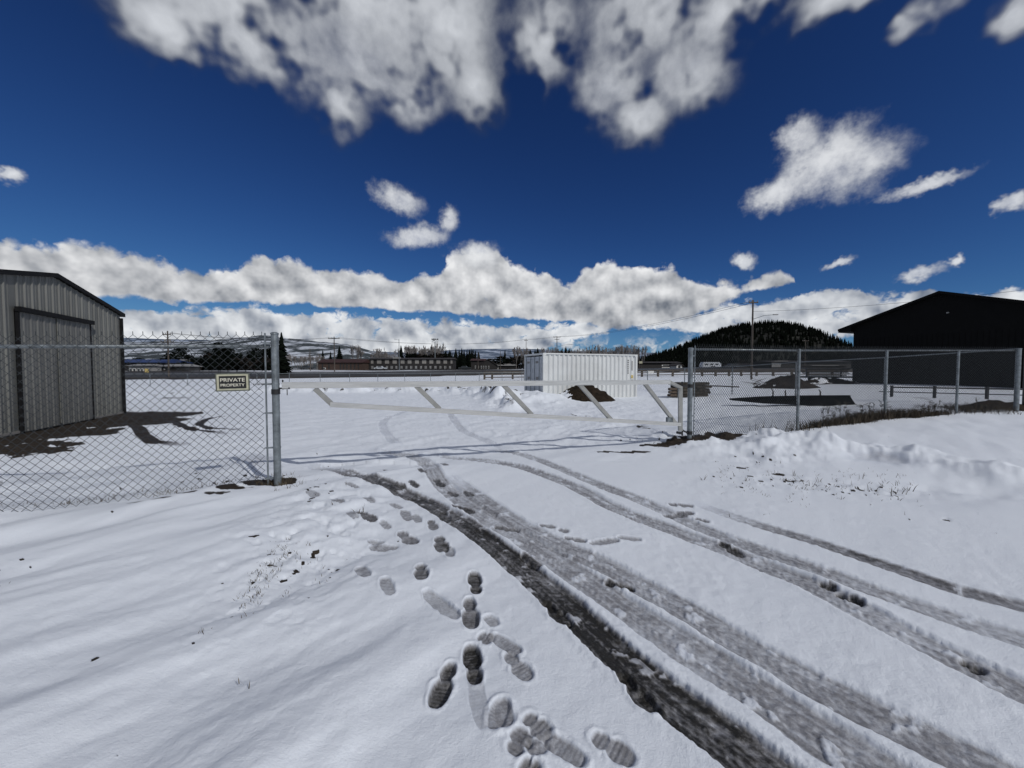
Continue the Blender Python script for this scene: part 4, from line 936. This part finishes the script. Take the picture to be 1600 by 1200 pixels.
# individual conifers
rnd = random.Random(11)
for px, pt, lab, wi, ty in ((505,547,'round dark pine left of the brown motel office','',1),(517,549,'small dark pine just right of the round pine by the motel office','',0),(531,541,'dark conifer behind the motel office right of the power pole','',2),
     (627,540,'tallest dark conifer above the middle of the motel roof','',2),(637,549,'dark conifer right of the tallest one above the motel','',1),(743,548,'dark conifer behind the red roofed house','',1),(748,550,'bushy conifer at the right end of the red roofed house','',2),
     (789,547,'lone pointed conifer left of the white container','',1),(722,547,'pointed conifer between the motel and the red roofed house','',0),(733,546,'slim conifer beside the red roofed house','',3)):
    tree('con', ty, px, pt, 235, lab, wscale=1.25)
for k in range(26):
    px = 694 + k * 1.9 + rnd.uniform(-1, 1); tree('con', rnd.randrange(4), px, rnd.uniform(544, 555), rnd.uniform(240, 290), 'dark conifer in the dense row between the motel and the red roofed house', group='conifers right of the motel', wscale=1.1)
for k in range(34):
    px = 260 + k * 5. + rnd.uniform(-2, 2); tree('bush' if k % 3 else 'con', rnd.randrange(3), px, 566 - rnd.random() ** 1.3 * 25 - (5 if 335 < px < 362 else 0), rnd.uniform(150, 210), 'dark tree in the belt left of the sign, ' + ('between the shed and the transformer pole' if px < 270 else 'just right of the transformer pole' if px < 330 else 'above the sign' if px < 385 else 'beside the left gate post'), group='dark trees behind the left fence', wscale=1.0)
for k in range(22):
    px = 205 + k * 10 + rnd.uniform(-3, 3); tree('bush', rnd.randrange(3), px, rnd.uniform(559, 567), rnd.uniform(125, 150), 'low dark scrub in front of the tree belt, ' + ('by the blue roofed building' if px < 262 else 'between the transformer pole and the sign' if px < 338 else 'above the sign'), 'shrub', group='low scrub behind the left fence', wscale=2.6, name='shrub')
for k in range(16):
    px = 450 + k * 3.4 + rnd.uniform(-2, 2); tree('bare', rnd.randrange(5), px, rnd.uniform(550, 560), rnd.uniform(200, 260), 'bare tree low between the spruce and the ' + ('round pine' if px < 478 else 'power pole left of the motel'), group='bare trees left of the motel', wscale=.8)
for k, (px, pt) in enumerate(((553,538),(558,537),(562,539),(565,544))):
    tree('bare', k, px, pt, 215, 'bare poplar in the clump over the motel office roof', group='bare poplars over the motel office', wscale=.6)
for k in range(12):
    px = 582 + k * 3.6 + rnd.uniform(-1, 1); tree('bare', rnd.randrange(5), px, rnd.uniform(541, 552), rnd.uniform(250, 290), 'bare grey tree behind the left half of the motel', group='bare trees behind the motel', wscale=.6)
for k in range(26):
    px = 634 + k * 2.2 + rnd.uniform(-1, 1); tree('bare', rnd.randrange(5), px, rnd.uniform(537, 547) - (3 if px > 660 else 0), rnd.uniform(250, 300), 'bare grey tree behind the right half of the motel', group='bare trees behind the motel', wscale=.55)
for k in range(12): tree('bush', rnd.randrange(3), 640 + k * 5 + rnd.uniform(-2, 2), rnd.uniform(551, 556), 235, 'low dark tree just above the motel roof', group='low dark trees behind the motel', wscale=1.2)
for k in range(7): tree('bush', rnd.randrange(3), 768 + k * 8 + rnd.uniform(-2, 2), rnd.uniform(556, 562), 210, 'low dark bushy tree left of the white container', group='low dark trees by the container', wscale=1.5)
for k in range(8): tree('bare', rnd.randrange(5), 803 + k * 3.6, rnd.uniform(539, 548), rnd.uniform(190, 230), 'bare tree behind the left end of the white container', group='bare trees over the container doors', wscale=.6)
for px, pt in ((829, 547), (840, 544), (836, 547)): tree('con', 2, px, pt, 190, 'dark conifer just above the container doors', group='conifers above the container doors', wscale=1.5)
for k in range(54):
    px = 846 + k * 3.0 + rnd.uniform(-1, 1); tp = np.interp(px, [846, 880, 905, 930, 950, 970, 1000], [541, 543, 541, 537, 542, 536, 536]) + rnd.uniform(-1, 5)
    tree('bare', rnd.randrange(5), px, tp, rnd.uniform(185, 240), 'bare grey tree above the ' + ('left third' if px < 895 else 'middle' if px < 950 else 'right third') + ' of the white container', group='bare trees above the white container', wscale=.55)
for px, pt in ((878, 545), (884, 541), (889, 544), (923, 547)): tree('con', 1, px, pt, 180, 'dark conifer among the bare trees above the white container', group='conifers above the white container', wscale=1.2)
for k in range(19):
    px = 1240 + k * 5.2; tree('con' if k % 2 else 'bush', rnd.randrange(3), px, rnd.uniform(549, 556), rnd.uniform(260, 340), 'dark tree in the far row right of the wooded hill', group='far trees right of the hill', wscale=1.0)
for k in range(18):
    px = 1005 + k * 14; tree('bush', rnd.randrange(3), px + rnd.uniform(-4, 4), rnd.uniform(562, 567), rnd.uniform(240, 300), 'low dark shrub at the foot of the wooded hill', 'shrub', group='shrubs under the wooded hill', wscale=1.8, name='shrub')

# ------------------------------------------------------------------ hills
def ridge(name, prof, Y, depth, m, nseg=140, rough=.03, k='structure', label=None, seed=0, zb=0):
    xs = np.linspace(prof[0][0], prof[-1][0], nseg); top = np.interp(xs, [p[0] for p in prof], [p[1] for p in prof]); b = MB(); K = 14
    for i, (px, py) in enumerate(zip(xs, top)):
        w = W(px, py, Y); X0 = w.x / Y
        for j in range(K + 4):
            f = j / K; yy = Y - depth + depth * f; zt = w.z * (math.sin(min(f, 1) * math.pi / 2) ** 1.15) if j <= K else w.z * (1 - .2 * (j - K) ** 1.3)
            zt *= 1 + rough * float(fb(np.array(i * .15), np.array(j * .4), 3, seed)) * (1 if j < K else .3)
            b.v.append((X0 * yy, yy, zt + zb))
    n = K + 4
    for i in range(nseg - 1):
        for j in range(n - 1): a = i * n + j; b.f.append((a, a + n, a + n + 1, a + 1)); b.mi.append(0)
    o = b.build(name, m, smooth=True); return kind(o, k)
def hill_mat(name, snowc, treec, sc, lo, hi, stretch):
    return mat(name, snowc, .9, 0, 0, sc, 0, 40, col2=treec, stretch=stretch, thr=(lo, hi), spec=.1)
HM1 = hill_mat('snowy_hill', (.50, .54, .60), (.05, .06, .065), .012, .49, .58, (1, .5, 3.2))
HM2 = hill_mat('haze_tinted_range', (.42, .48, .58), (.08, .11, .16), .004, .48, .62, (1, .5, 7))  # blue of distant haze put into both snow and tree colours
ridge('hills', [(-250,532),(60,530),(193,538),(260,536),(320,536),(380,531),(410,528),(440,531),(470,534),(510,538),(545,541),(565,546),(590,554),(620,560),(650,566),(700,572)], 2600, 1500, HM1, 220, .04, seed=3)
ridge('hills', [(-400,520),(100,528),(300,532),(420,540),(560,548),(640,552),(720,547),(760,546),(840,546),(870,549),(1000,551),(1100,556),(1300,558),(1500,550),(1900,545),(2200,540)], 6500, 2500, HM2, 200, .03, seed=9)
HM3 = mat('forest_floor', (.012, .014, .010), .95, 0, .4, .05)
def wooded_hill():
    Y = 520.; prof = [(960,572),(1000,566),(1020,560),(1050,552),(1080,540),(1110,527),(1135,517),(1160,512),(1185,509),(1205,511),(1219,520),(1229,533),(1240,550),(1250,563),(1262,573),(1300,577)]
    pxs = [p[0] for p in prof]; pys = [p[1] for p in prof]; b = MB(); nx, ny = 70, 30
    def hz(px, f):                                                   # f: -1 front foot .. 0 crest .. 1 back
        w = W(px, float(np.interp(px, pxs, pys)), Y); g = G(w.x, Y); c_ = math.cos(f * math.pi / 2) ** .9 if abs(f) < 1 else 0
        return (w.x + f * 0, Y + f * 150, g + (w.z - g) * c_)
    for i in range(nx):
        px = 960 + 340 * i / (nx - 1)
        for j in range(ny): b.v.append(hz(px, -1 + 2 * j / (ny - 1)))
    b.f = [(i * ny + j, (i + 1) * ny + j, (i + 1) * ny + j + 1, i * ny + j + 1) for i in range(nx - 1) for j in range(ny - 1)]; b.mi = [0] * len(b.f)
    kind(b.build('hill', HM3, smooth=True))
    rnd = random.Random(77); V = []; F = []; n = 0
    tm = PROTO[('con', 1)][1]; sources = []
    for q in range(3):
        tr, cr = conifer_parts(90 + q, w=.2, dens=.5); sources.append((np.array(cr.v), np.array(cr.f)))
    for k in range(2600):
        px = rnd.uniform(965, 1262); f = rnd.uniform(-.95, .25); x, y, z = hz(px, f)
        h = rnd.uniform(5, 8.5); w = h * rnd.uniform(1.2, 1.7); v, fc = sources[k % 3]; a = rnd.uniform(0, 6.28); c_, s_ = math.cos(a), math.sin(a)
        vv = np.stack([(v[:, 0] * c_ - v[:, 1] * s_) * w + x, (v[:, 0] * s_ + v[:, 1] * c_) * w + y, v[:, 2] * h + z - .3], 1); V.append(vv); F.append(fc + n); n += len(v)
    V = np.concatenate(V); F = np.concatenate(F); me = bpy.data.meshes.new('forest'); me.vertices.add(len(V)); me.vertices.foreach_set('co', V.ravel().astype(np.float32)); me.loops.add(F.size)
    me.loops.foreach_set('vertex_index', F.ravel().astype(np.int32)); me.polygons.add(len(F)); me.polygons.foreach_set('loop_start', (np.arange(len(F)) * 3).astype(np.int32)); me.update(calc_edges=True)
    me.materials.append(NEEDLE); o = bpy.data.objects.new('forest', me); C.objects.link(o); kind(o, 'stuff'); tag(o, 'dense dark conifer wood covering the rounded hill', 'forest')
wooded_hill()

# ------------------------------------------------------------------ utility poles and wires
def upole(px, pt, Y, label, arms=((.0, 2.2),), r=.14, lamp=None, extras=(), rz=0, m=POLEW, name='utility_pole'):
    x = (px - 800) / FPX * Y; z = G(x, Y); h = W(px, pt, Y).z - z; t = thing(name, label, 'pole', (x, Y, z), rz)
    b = MB(); b.tube([(0, 0, -.3), (0, 0, h)], [r, r * .7], 10); b.build('pole', m, t)
    for dz, w in arms:
        b = MB(); b.box((0, -.12, h - .35 - dz), (w, .12, .14)); ca = b.build('crossarm', m, t)
        for s_ in (-.45, -.18, .45): b = MB(); b.tube([(s_ * w, -.12, h - .28 - dz), (s_ * w, -.12, h - .05 - dz)], .055, 6); b.build('insulator', GREYW, ca)
    if lamp:
        lx, lz = lamp; b = MB(); b.tube([(0, 0, h * lz), (lx * .55, 0, h * lz + abs(lx) * .18), (lx, 0, h * lz + abs(lx) * .22)], .05, 6); b.build('lamp_arm', GALV, t)
        b = MB(); b.box((lx * 1.08, 0, h * lz + abs(lx) * .22), (abs(lx) * .22, .25, .12)); b.build('lamp_head', GREYW, t)
    for e in extras:
        b = MB(); b.tube([(e[0], -.1, h + e[1]), (e[0], -.1, h + e[1] + e[2])], e[3], 10); b.build('transformer', GREYW, t)
    return (x, Y, z + h)
T264 = upole(264, 517, 62, 'power pole with transformers seen through the left fence', arms=((.25, 1.2), (1.45, 2.1)), r=.13, extras=((.45, -1.9, .6, .14), (-.35, -1.85, .5, .12)))
T524 = upole(523, 526, 88, 'power pole with one crossarm left of the brown motel', arms=((.1, 2.6),), r=.13)
upole(485, 545, 120, 'thin bare pole between the spruce and the motel', arms=(), r=.13)
T623 = upole(624, 530, 150, 'thin grey pole rising behind the middle of the motel', arms=(), lamp=(-1.5, .97), r=.14, m=GALV, name='lamp_pole')
upole(747, 550, 160, 'bare wooden pole in front of the red roofed house', arms=(), r=.16)
upole(782, 549, 150, 'bare wooden pole left of the lone pointed conifer', arms=(), r=.13)
T822 = upole(822, 529, 140, 'small power pole above the container door end', arms=((.35, 1.4), (4.2, 1.6)), r=.11)
T870 = upole(870, 525, 130, 'power pole with street lamp arm above the white container', arms=((.05, 2.4), (.8, 1.6)), r=.15, lamp=(4.4, .66))
T1174 = upole(1174, 469, 55, 'tall power pole with street lamp arm in front of the wooded hill', arms=((.0, 1.3),), r=.15, lamp=(3.0, .76))
T1257 = upole(1257, 531, 130, 'distant power pole with a crossarm right of the wooded hill', arms=((.0, 2.2),), r=.14)
upole(1139, 572, 150, 'short pole by the white sign board', arms=(), r=.1)
def floodlight():
    Y = 210; x = (680 - 800) / FPX * Y; z = G(x, Y); h = W(680, 529, Y).z - z; t = thing('floodlight_mast', 'mast with a cluster of floodlights above the right half of the motel', 'mast', (x, Y, z))
    b = MB(); b.tube([(0, 0, 0), (0, 0, h - 2)], [.3, .2], 8); b.build('mast', GALV, t)
    b = MB(); b.box((0, 0, h - 1.9), (3.6, .2, .2)); b.box((0, 0, h - .7), (3.6, .2, .15)); b.build('crossbar', BLACKM, t)
    for k in range(4):
        b = MB(); xx = -1.5 + k * 1.; 
        if k == 1: b.box((xx, -.2, h - .6), (.7, .3, 1.3))
        else: b.box((xx, -.2, h - .4), (.55, .3, .75)); b.bar((xx, 0, h - 1.8), (xx + .3, 0, h - .5), .12)
        b.build('floodlight', BLACKM, t)
floodlight()
def wire(a, b_, sag, label, r=.022):
    a = Vector(a); b_ = Vector(b_); m = MB(); m.tube([a.lerp(b_, k / 14) - a + Vector((0, 0, -sag * 4 * (k / 14) * (1 - k / 14))) for k in range(15)], r, 4); o = m.build('power_line', BLACKM); o.location = a; tag(o, label, 'cable', 'overhead power lines')
v = lambda t, dx=0, dz=0: (t[0] + dx, t[1], t[2] + dz)
for dx in (-1.2, 1.2):
    wire(v(T264, dx * .4, -.3), v(T524, dx, -.2), .8, 'overhead line between the transformer pole and the pole left of the motel'); wire(v(T524, dx, -.2), v(T822, dx * .4, -.3), 1.6, 'overhead line from the pole left of the motel towards the container')
    wire(v(T822, dx * .4, -.3), v(T870, dx, -.2), .2, 'overhead line between the two poles above the white container'); wire(v(T870, dx, -.2), v(T1174, dx * .5, -.25), 1.2, 'overhead line from above the container to the tall pole')
wire(v(T1174, 0, -1.6), W(1780, 430, 34), .6, 'overhead line from the tall pole towards the black building', .016)

# ------------------------------------------------------------------ town buildings beyond the road
def house(name, label, px0, px1, ptop, peave, Y, wallm, roofm, dp=9., gable_front=False, pb=579, wins=(), trim=WINW, extra=None):
    a = W(px0, peave, Y); b_ = W(px1, peave, Y); z0 = G((a.x + b_.x) / 2, Y) - .5; Wd = b_.x - a.x; he = a.z - z0; hr = W(px0, ptop, Y).z - z0
    t = thing(name, label, 'building', (a.x, Y, z0)); b = MB()
    if gable_front:
        b.prism([(0, 0, 0), (Wd, 0, 0), (Wd, 0, he), (Wd / 2, 0, hr - .1), (0, 0, he)], (0, 0, 0), (0, dp, 0)); b.build('wall', wallm, t); b = MB()
        for p, q, zp, zq in ((-.5, Wd / 2, he - .2, hr), (Wd / 2, Wd + .5, hr, he - .2)): b.prism([(p, -.5, zp), (q, -.5, zq), (q, -.5, zq + .25), (p, -.5, zp + .25)], (0, 0, 0), (0, dp + 1, 0))
    else:
        b.box((Wd / 2, dp / 2, he / 2), (Wd, dp, he)); b.build('wall', wallm, t); b = MB()
        b.prism([(-.5, -.8, he), (-.5, dp / 2, max(hr, he + .3)), (-.5, dp + .8, he)], (0, 0, 0), (Wd + 1., 0, 0))
    b.build('roof', roofm, t)
    for (w0, w1, z1, z2, mm, nm) in wins:
        A = W(w0, z1, Y); B = W(w1, z2, Y); b = MB(); b.box(((A.x + B.x) / 2 - a.x, -.06, (A.z + B.z) / 2 - z0), (B.x - A.x, .1, A.z - B.z)); o = b.build(nm, mm, t)
        if nm == 'window': b = MB(); b.box(((A.x + B.x) / 2 - a.x, -.12, (A.z + B.z) / 2 - z0), ((B.x - A.x) * .7, .06, (A.z - B.z) * .7)); b.build('pane', GLASSD, o)
    return t, a, z0
# two-storey motel
def motel():
    Y = 190; xs = [(579.5,583.5),(589,596),(601.5,608),(613.5,620),(626,632),(637,643),(648.5,654.5),(659.5,666),(671,677),(682,688),(693,698.5),(704,707)]
    wins = [(a, b_, 562.3, 568.2, PANEL, 'wall_panel') for a, b_ in xs]
    wins += [(576, 709, 568.9, 570.2, DARKWALL, 'walkway')]
    wins += [(p, p + 3.4, 571.8, 576.2, GREYW, 'door_panel') for p in np.arange(580, 704, 7.6)]
    t, a, z0 = house('motel', 'long two storey motel with a row of pale upper wall panels beyond the road', 577, 708, 558.5, 561.3, Y, DARKWALL, DKROOF, 10, wins=wins)
    b = MB()
    for p in np.arange(578, 708, 4.4): q = W(p, 576, Y); b.box((q.x - a.x, -1.1, 1.3), (.14, .14, 2.6))
    b.build('colonnade', DARKWALL, t); q = W(619, 559, Y); b = MB(); b.box((q.x - a.x, 1, q.z - z0), (3.4, 2, .9)); b.build('roof_box', GREYW, t)
motel()
house('motel_office', 'low brown brick building with a dark red roof left of the two storey motel', 497, 566, 560.5, 566.5, 182, BRICK, REDROOF, 12, wins=[(p, p + 2.2, 568, 577, DARKWALL, 'pilaster') for p in (503, 513, 531, 536, 541, 547, 553, 559)] + [(504, 509, 574.5, 577, WINW, 'window')])
house('house', 'dark red roofed house with a row of small white windows', 736, 757, 559.8, 563.5, 215, DARKWALL, REDROOF, 14, wins=[(742, 743.6, 571.5, 575.5, WINW, 'window'), (746.6, 748, 571.5, 575.5, WINW, 'window')])
house('house', 'dark gabled house just right of the red roofed one', 749, 776, 561.5, 570.5, 200, DARKWALL, DKROOF, 12, gable_front=True, wins=[(p, p + 1.4, 571.8, 575.6, WINW, 'window') for p in (751.5, 755, 758.6, 763)])
house('house', 'low pale shed roofed house near the lone pointed conifer', 776, 806, 566.5, 571.5, 205, DARKWALL, GREYW, 10, wins=[(777, 779, 571, 577, WINW, 'window')])
house('warehouse', 'long low building with a blue steel roof seen left through the fence', 150, 243, 560.5, 566.5, 120, DARKWALL, BLUER, 14)
house('house', 'small pale house with white window frames beneath the blue roof', 201, 227, 568.5, 571.5, 108, GREYW, GREYW, 6, wins=[(203, 207.5, 575, 583, WINW, 'window'), (208.5, 213, 575, 583, WINW, 'window'), (215, 219.5, 575, 583, WINW, 'window'), (220.5, 224.5, 575, 583, WINW, 'window')])
house('house', 'grey house with a pale flat roof right of the blue roofed building', 243, 272, 561, 564.5, 135, DARKWALL, GREYW, 9)
house('house', 'low house with a light grey roof beside the transformer pole', 252, 282, 568.5, 572.5, 110, DARKWALL, GREYW, 7, wins=[(256, 258, 575, 578, WINW, 'window')])
house('warehouse', 'long dark low building at the foot of the wooded hill left of the gate hinge', 996, 1064, 564.5, 567, 180, DARKWALL, DKROOF, 12, wins=[(1034, 1046, 570, 572, WINW, 'window'), (1034, 1048, 573.8, 574.8, WINW, 'wall_panel')])
house('house', 'small dark house with a white arched gable near the hinge post', 1057, 1066, 568.5, 571, 160, WINW, DKROOF, 7, gable_front=True, wins=[(1060, 1063, 571, 575, DARKWALL, 'door')])
house('warehouse', 'dark flat building behind the right fence under the wooded hill', 1150, 1205, 568, 569.5, 165, DARKWALL, DKROOF, 12, wins=[(1181, 1187, 572, 573.2, WINW, 'window'), (1190, 1204, 572, 573.2, WINW, 'window')])
house('warehouse', 'dark building with a pale eave line left of the black building', 1205, 1330, 563, 565.5, 150, DARKWALL, DKROOF, 12, wins=[(1210, 1232, 563.7, 564.6, GREYW, 'eave_board'), (1268, 1310, 570.5, 571.4, GREYW, 'eave_board')])
# camper and pickup
def camper():
    Y = 120; a = W(1098, 573.5, Y); t = thing('parked_camper', 'long pale camper trailer parked beyond the road behind the right fence', 'camper', (a.x, Y, a.z - .35)); Wd = W(1127, 573, Y).x - a.x; h = 1.9
    b = MB(); b.prism([(0, 0, .35), (Wd, 0, .35), (Wd, 0, h * .75), (Wd - .7, 0, h), (.3, 0, h), (0, 0, h * .6)], (0, 0, 0), (0, 2.2, 0)); b.build('body', VEHW, t)
    for k in range(3): b = MB(); b.box((Wd * (.2 + .28 * k), -.02, 1.2), (.9, .05, .4)); b.build('window', GLASSD, t)
    for x in (Wd * .5, Wd * .62): b = MB(); b.tube([(x, -.05, .35), (x, .2, .35)], .35, 12); b.build('wheel', TYRE, t)
camper()
def pickup(label, px, py, Y, m, L_=5.2):
    a = W(px, py, Y); t = thing('parked_car', label, 'car', (a.x, Y, a.z)); b = MB()
    b.prism([(0, 0, .4), (L_, 0, .4), (L_, 0, .95), (L_ * .72, 0, 1.0), (L_ * .62, 0, 1.5), (L_ * .3, 0, 1.5), (L_ * .2, 0, .98), (0, 0, .9)], (0, 0, 0), (0, 1.8, 0)); b.build('body', m, t)
    b = MB(); b.prism([(L_ * .32, -.02, 1.02), (L_ * .66, -.02, 1.02), (L_ * .60, -.02, 1.42), (L_ * .33, -.02, 1.42)], (0, 0, 0), (0, 1.84, 0)); b.build('side_windows', GLASSD, t)
    for x in (L_ * .18, L_ * .8):
        for y in (0, 1.6): b = MB(); b.tube([(x, y - .02, .34), (x, y + .22, .34)], .34, 12); b.build('wheel', TYRE, t)
pickup('small dark car parked at the left end of the motel office', 467, 577.5, 150, VEHD); pickup('pale car parked in front of the motel beside the low wall', 584, 577.8, 165, VEHW)
pickup('dark car parked in front of the low pale roofed house', 716, 577.5, 160, VEHD); pickup('dark car parked between the warehouse and the white sign board', 1135, 575.5, 120, VEHD)
# roadside signs
def rsign(label, px0, px1, p0, p1, Y, m, pb):
    a = W(px0, p0, Y); b_ = W(px1, p1, Y); cx = (a.x + b_.x) / 2; z = G(cx, Y); t = thing('road_sign', label, 'sign', (cx, Y, z)); b = MB()
    b.box((0, -.08, (a.z + b_.z) / 2 - z), (b_.x - a.x, .06, a.z - b_.z)); b.build('panel', m, t)
    for s_ in (-.35, .35): b = MB(); b.box((s_ * (b_.x - a.x), 0, (a.z - z) / 2 - .2), (.09, .09, a.z - z)); b.build('post', WOOD, t)
rsign('yellow roadside sign board seen through the left fence', 227, 233, 576, 587, 70, YEL, 0)
rsign('pale sign board in front of the wooded hill behind the right fence', 1206, 1219.5, 567, 573.5, 100, GREYW, 0)
rsign('small cream sign at the right edge of the white container', 998.5, 1003.5, 564.5, 568, 110, CREAM, 0)

# ------------------------------------------------------------------ dead grass and weeds
def blades(b, x, y, n, h, spread, rnd, w=.004, lean=.5):
    z = G(x, y) - .02
    for _ in range(n):
        a = rnd.uniform(0, 6.28); r = abs(rnd.gauss(0, spread)); px, py = x + math.cos(a) * r, y + math.sin(a) * r; hh = h * rnd.uniform(.4, 1.2); l = rnd.uniform(.1, lean) * hh; a2 = rnd.uniform(0, 6.28)
        dx, dy = math.cos(a2) * l, math.sin(a2) * l; a3 = rnd.uniform(0, 3.14); wx, wy = math.cos(a3) * w, math.sin(a3) * w
        b.add([(px - wx, py - wy, z), (px + wx, py + wy, z), (px + dx * .4 + wx * .8, py + dy * .4 + wy * .8, z + hh * .6), (px + dx * .4 - wx * .8, py + dy * .4 - wy * .8, z + hh * .6), (px + dx, py + dy, z + hh)], [(0, 1, 2, 3), (3, 2, 4)])
def grass():
    rnd = random.Random(5); b = MB()
    T = [(375,838),(465,869),(433,888),(409,894),(450,877),(499,905),(455,916),(444,927),(508,880),(486,877),(315,987),(377,1064),(486,1111),(486,1194),(56,909),(8,912),(528,930),(398,1195),(520,795),(505,812),(480,850),(470,845),
         (560,800),(540,762),(470,760),(455,748),(475,775),(452,765),(1150,745),(1165,752),(1100,750),(1400,768),(1415,770),(1388,772),(1420,765),(1365,765),(1330,760),(1310,752),(1280,752),(1260,757),(1345,748),(1398,806),(1480,812),(1215,725),(1195,715),(1240,742),(1560,835)]
    for px, py in T:
        c_ = gpt(px, py); blades(b, c_[0], c_[1], rnd.randint(2, 6), .035 if py > 800 else .10, .035, rnd, .0022 if py > 800 else .004, .9)
    for _ in range(110):
        q = rnd.random(); c_ = gpt(470 - 90 * q + rnd.gauss(0, 10), 820 + 120 * q + rnd.gauss(0, 14)); blades(b, c_[0], c_[1], rnd.randint(1, 4), .03, .02, rnd, .0018, 1.2)
    for _ in range(260):
        c_ = gpt(rnd.uniform(1120, 1440), rnd.gauss(745, 22)); blades(b, c_[0], c_[1], rnd.randint(1, 3), .05, .03, rnd, .003, 1.4)
    for _ in range(190):
        c_ = gpt(rnd.choice((rnd.gauss(1060, 35), rnd.gauss(1150, 30), rnd.gauss(440, 12))), 0 if False else 700); 
        px = rnd.choice((rnd.gauss(1060, 30), rnd.gauss(1140, 28))); c_ = gpt(px, rnd.gauss(691, 5)); blades(b, c_[0], c_[1], 6, .10, .07, rnd, .004, .9)
    for _ in range(60): c_ = gpt(rnd.gauss(440, 16), rnd.gauss(754, 5)); blades(b, c_[0], c_[1], 6, .08, .04, rnd, .003, .9)
    for _ in range(120): c_ = gpt(rnd.uniform(120, 420), 0 or 760); s_ = rnd.uniform(0, 3.2); p = np.array(F0) + FD * s_; blades(b, p[0] + rnd.gauss(0, .05), p[1] + .12 + abs(rnd.gauss(0, .15)), 4, .07, .05, rnd, .003, 1.)
    o = b.build('dry_grass', DRY); kind(o, 'stuff'); tag(o, 'sparse dry grass blades poking through the snow', 'grass')
    # dark weeds along the foot of the right fence
    b = MB()
    for _ in range(380):
        t = rnd.betavariate(2.2, 2.2); px = 1240 + 260 * t; Y = np.interp(px, [1249, 1386, 1498, 1592], [9.75, 11.3, 12.1, 12.5]) - abs(rnd.gauss(0, .12)) + .12; x = (px - 800) / FPX * Y
        blades(b, x, Y, 11, .34 * (1 - abs(t - .5)), .08, rnd, .0055, .7)
    for _ in range(60):
        px = rnd.uniform(1180, 1590); Y = np.interp(px, [1077, 1249, 1386, 1498, 1592], [8, 9.75, 11.3, 12.1, 12.5]); blades(b, (px - 800) / FPX * Y, Y, 5, .35, .10, rnd, .005, .5)
    for px, h in ((1290, .55), (1300, .5), (1318, .6), (1330, .42), (1362, .5), (1450, .4), (1464, .48), (1381, .7), (1535, .4), (1344, .5)):
        Y = float(np.interp(px, [1249, 1386, 1498, 1592], [9.75, 11.3, 12.1, 12.5])) + rnd.uniform(-.1, .5); x = (px - 800) / FPX * Y; z = G(x, Y)
        for k in range(3):
            a = rnd.uniform(0, 6.28); e = Vector((x + math.cos(a) * .12, Y + math.sin(a) * .12, z + h * rnd.uniform(.7, 1.1))); b.tube([(x, Y, z - .05), e], [.006, .003], 4, caps=False)
            for q in range(9): f = rnd.uniform(.4, 1); p = Vector((x, Y, z)).lerp(e, f); b.tube([p, p + Vector((rnd.gauss(0, .05), rnd.gauss(0, .05), rnd.uniform(.01, .07)))], [.006, .008], 3, caps=False)
    for _ in range(200):
        c_ = (END[0] - 1.2 + rnd.gauss(0, .6), END[1] + rnd.gauss(.3, .4)); blades(b, c_[0], c_[1], 6, .22, .08, rnd, .005, .8)
    o = b.build('dead_weeds', WEED); kind(o, 'stuff'); tag(o, 'dark dead weeds along the foot of the right fence', 'weeds')
    b = MB()
    for _ in range(500):
        s_ = rnd.uniform(0, 34); p = np.array((1.6, 50.9)) + np.array((-.947, -.322)) * s_; blades(b, p[0], p[1] - .3 + rnd.gauss(0, .3), 4, .28, .1, rnd, .012, .6)
    o = b.build('field_grass', WEED); kind(o, 'stuff'); tag(o, 'thin brown stalks in the snow at the foot of the far fence', 'grass')
grass()
